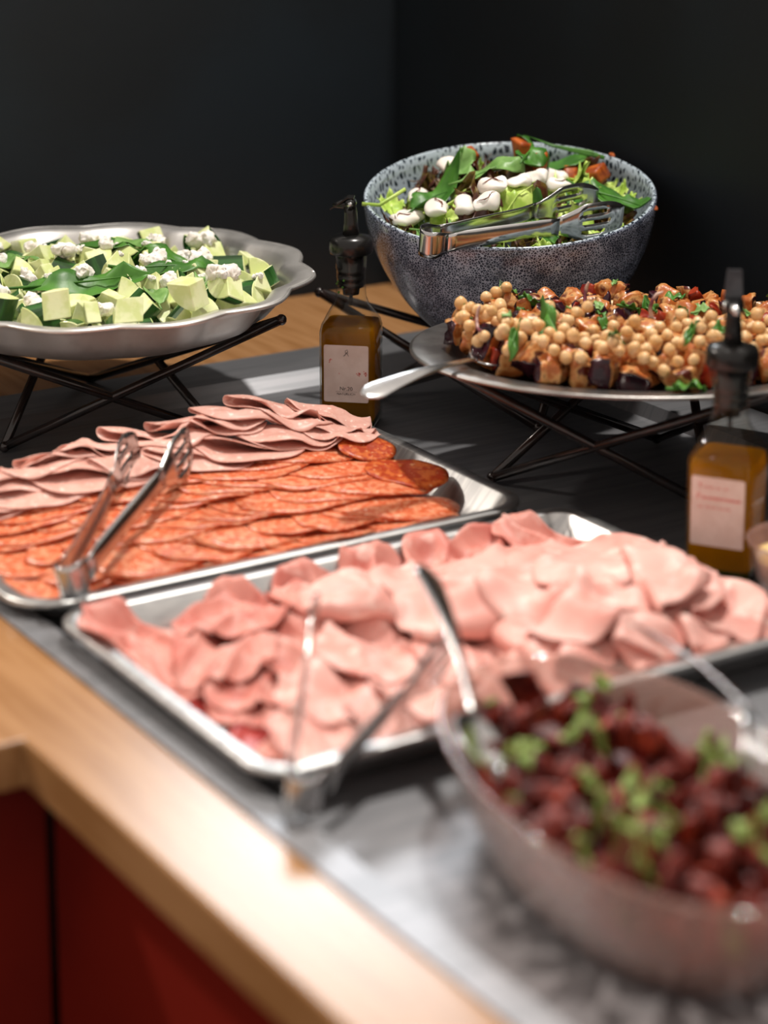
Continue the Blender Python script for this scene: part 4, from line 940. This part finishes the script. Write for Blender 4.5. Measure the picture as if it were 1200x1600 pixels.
    # sheets over the ridge, then rolled slices whose open ends face the front of the tray
    top += [(1.00, 1.575, 0.1, 0.10, 1.1, .006, 0), (1.075, 1.585, 0.45, 0.06, 1.1, .013, 0), (1.145, 1.58, 0.25, 0.02, 1.05, .008, 0), (1.20, 1.575, 0.5, 0.0, 0.95, .012, 0), (1.06, 1.52, 0.3, 0.02, 1.1, .016, 0), (1.13, 1.51, 0.6, -0.02, 1.1, .010, 0), (1.19, 1.51, 0.2, 0.0, 1.0, .015, 0)]
    top += [(0.985, 1.412, 1.2, 0.05, .85, .002, 1), (1.03, 1.425, 1.9, 0.05, .9, .006, 1), (1.075, 1.43, 1.4, 0.0, .9, .010, 1), (1.105, 1.415, 2.0, 0.0, .85, .004, 1), (1.14, 1.43, 1.3, 0.0, .95, .009, 1), (1.17, 1.416, 1.8, 0.0, .85, .003, 1), (1.205, 1.435, 1.5, 0.0, .9, .008, 1), (1.10, 1.46, 1.0, 0.08, 1.0, .012, 1), (1.175, 1.46, 1.7, 0.05, 1.0, .012, 1)]
    for a, b, rz, rx, sc, dz, f in top:
        ham(0, a, b, dz, rz, rx, sc, 0, H1[:6] if f == 0 else (H1[6:] if f == 1 else [drape_r for drape_r in HR]))
meats()
# ------------------------------------------------------------------ beetroot salad
def beets():
    r_ = random.Random(44); lumps = []
    bt = [cube_chunk(r_.uniform(0.022, 0.040), r_.uniform(0.013, 0.022), r_.uniform(0.005, 0.009), k+90, [M_beet], 0.4) for k in range(8)]
    b2 = [cube_chunk(0.030, 0.012, 0.006, k+98, [M_beet2], 0.4) for k in range(3)]
    for k, me in enumerate(bt+b2): noisy(me, 0.005, 85, k); noisy(me, 0.0015, 240, k)
    sp = [leaf(0.020, 0.011, M_spr, k+80, 0.4, wave=0.25, nx=8, ny=4, stem=False) for k in range(3)]
    def q(x, y): return (abs(x/(DSA*0.88))**2.1+abs(y/(DSB*0.90))**2.1)**(1/2.1)
    def h(x, y): return 0.030+0.036*math.sqrt(max(0, 1-q(x, y)**2.5))+0.014*math.exp(-((x-0.02)/0.05)**2-((y-0.10)/0.06)**2)
    inside = lambda x, y: q(x, y) < 0.95
    B = (-DSA, DSA, -DSB, DSB)
    for lay, (dm, n, dz) in enumerate(((0.021, 150, -0.018), (0.0185, 190, 0.0))):
        for x, y in poisson(inside, B, dm, n, r_):
            s = 0.80 if lay == 0 else 0.97
            me = r_.choice(bt) if r_.random() < 0.8 else r_.choice(b2)
            lumps.append(None); lumps[-1] = put('beetroot_piece', me, DW(x*s, y*s, max(h(x, y)+dz, 0.006)), rrot(r_), 'glossy dark red beetroot piece in the glass dish', 'beetroot', 'beetroot pieces', (r_.uniform(0.9, 1.5), r_.uniform(0.85, 1.15), r_.uniform(0.8, 1.1)))
    DM = (Matrix.Translation(W(DC[0], DC[1], 0)) @ Matrix.Rotation(ANG+DROT, 4, 'Z')).inverted()
    DP = [(0, 0.0085), (0.70, 0.011), (0.79, 0.0245), (0.865, 0.0455), (0.925, 0.0665), (0.97, 0.083), (1.3, 0.085)]
    def dfloor(x, y):
        q_ = (abs(x/DSA)**2.1+abs(y/DSB)**2.1)**(1/2.1)
        for (q0, z0), (q1, z1) in zip(DP[:-1], DP[1:]):
            if q_ <= q1: return ZF+0.0015+z0+(z1-z0)*(q_-q0)/(q1-q0)
        return 0.075
    def dwall(x, y, r):
        q_ = (abs(x/(DSA*0.80))**2.1+abs(y/(DSB*0.86))**2.1)**(1/2.1); k = 1/q_ if q_ > 1 else 1; return x*k, y*k
    pack(lumps, [0.0080*(o.scale[0]+o.scale[1])/2 for o in lumps], dfloor, DM, 60, 0.0004, dwall)
    fld = Field(DM, -0.14, 0.14, -0.23, 0.23, dfloor)
    for o in lumps: fld.clear(o)
    for o in lumps: fld.add(o)
    for x, y in poisson(inside, B, 0.010, 120, r_):
        if noise.noise(Vector((x*18, y*18, 2))) < 0.08: continue
        hl = put('herb_leaf', r_.choice(sp), DW(x, y, h(x, y)+0.009), (r_.gauss(0, 0.5), r_.gauss(0, 0.5), r_.uniform(0, TAU)), 'small pale green herb leaf on the beetroot salad', 'leaf', 'herb leaves on the beetroot', r_.uniform(0.7, 1.1), 0.0005); fld.lay(hl, 0.5, True, 0.0008)
beets()
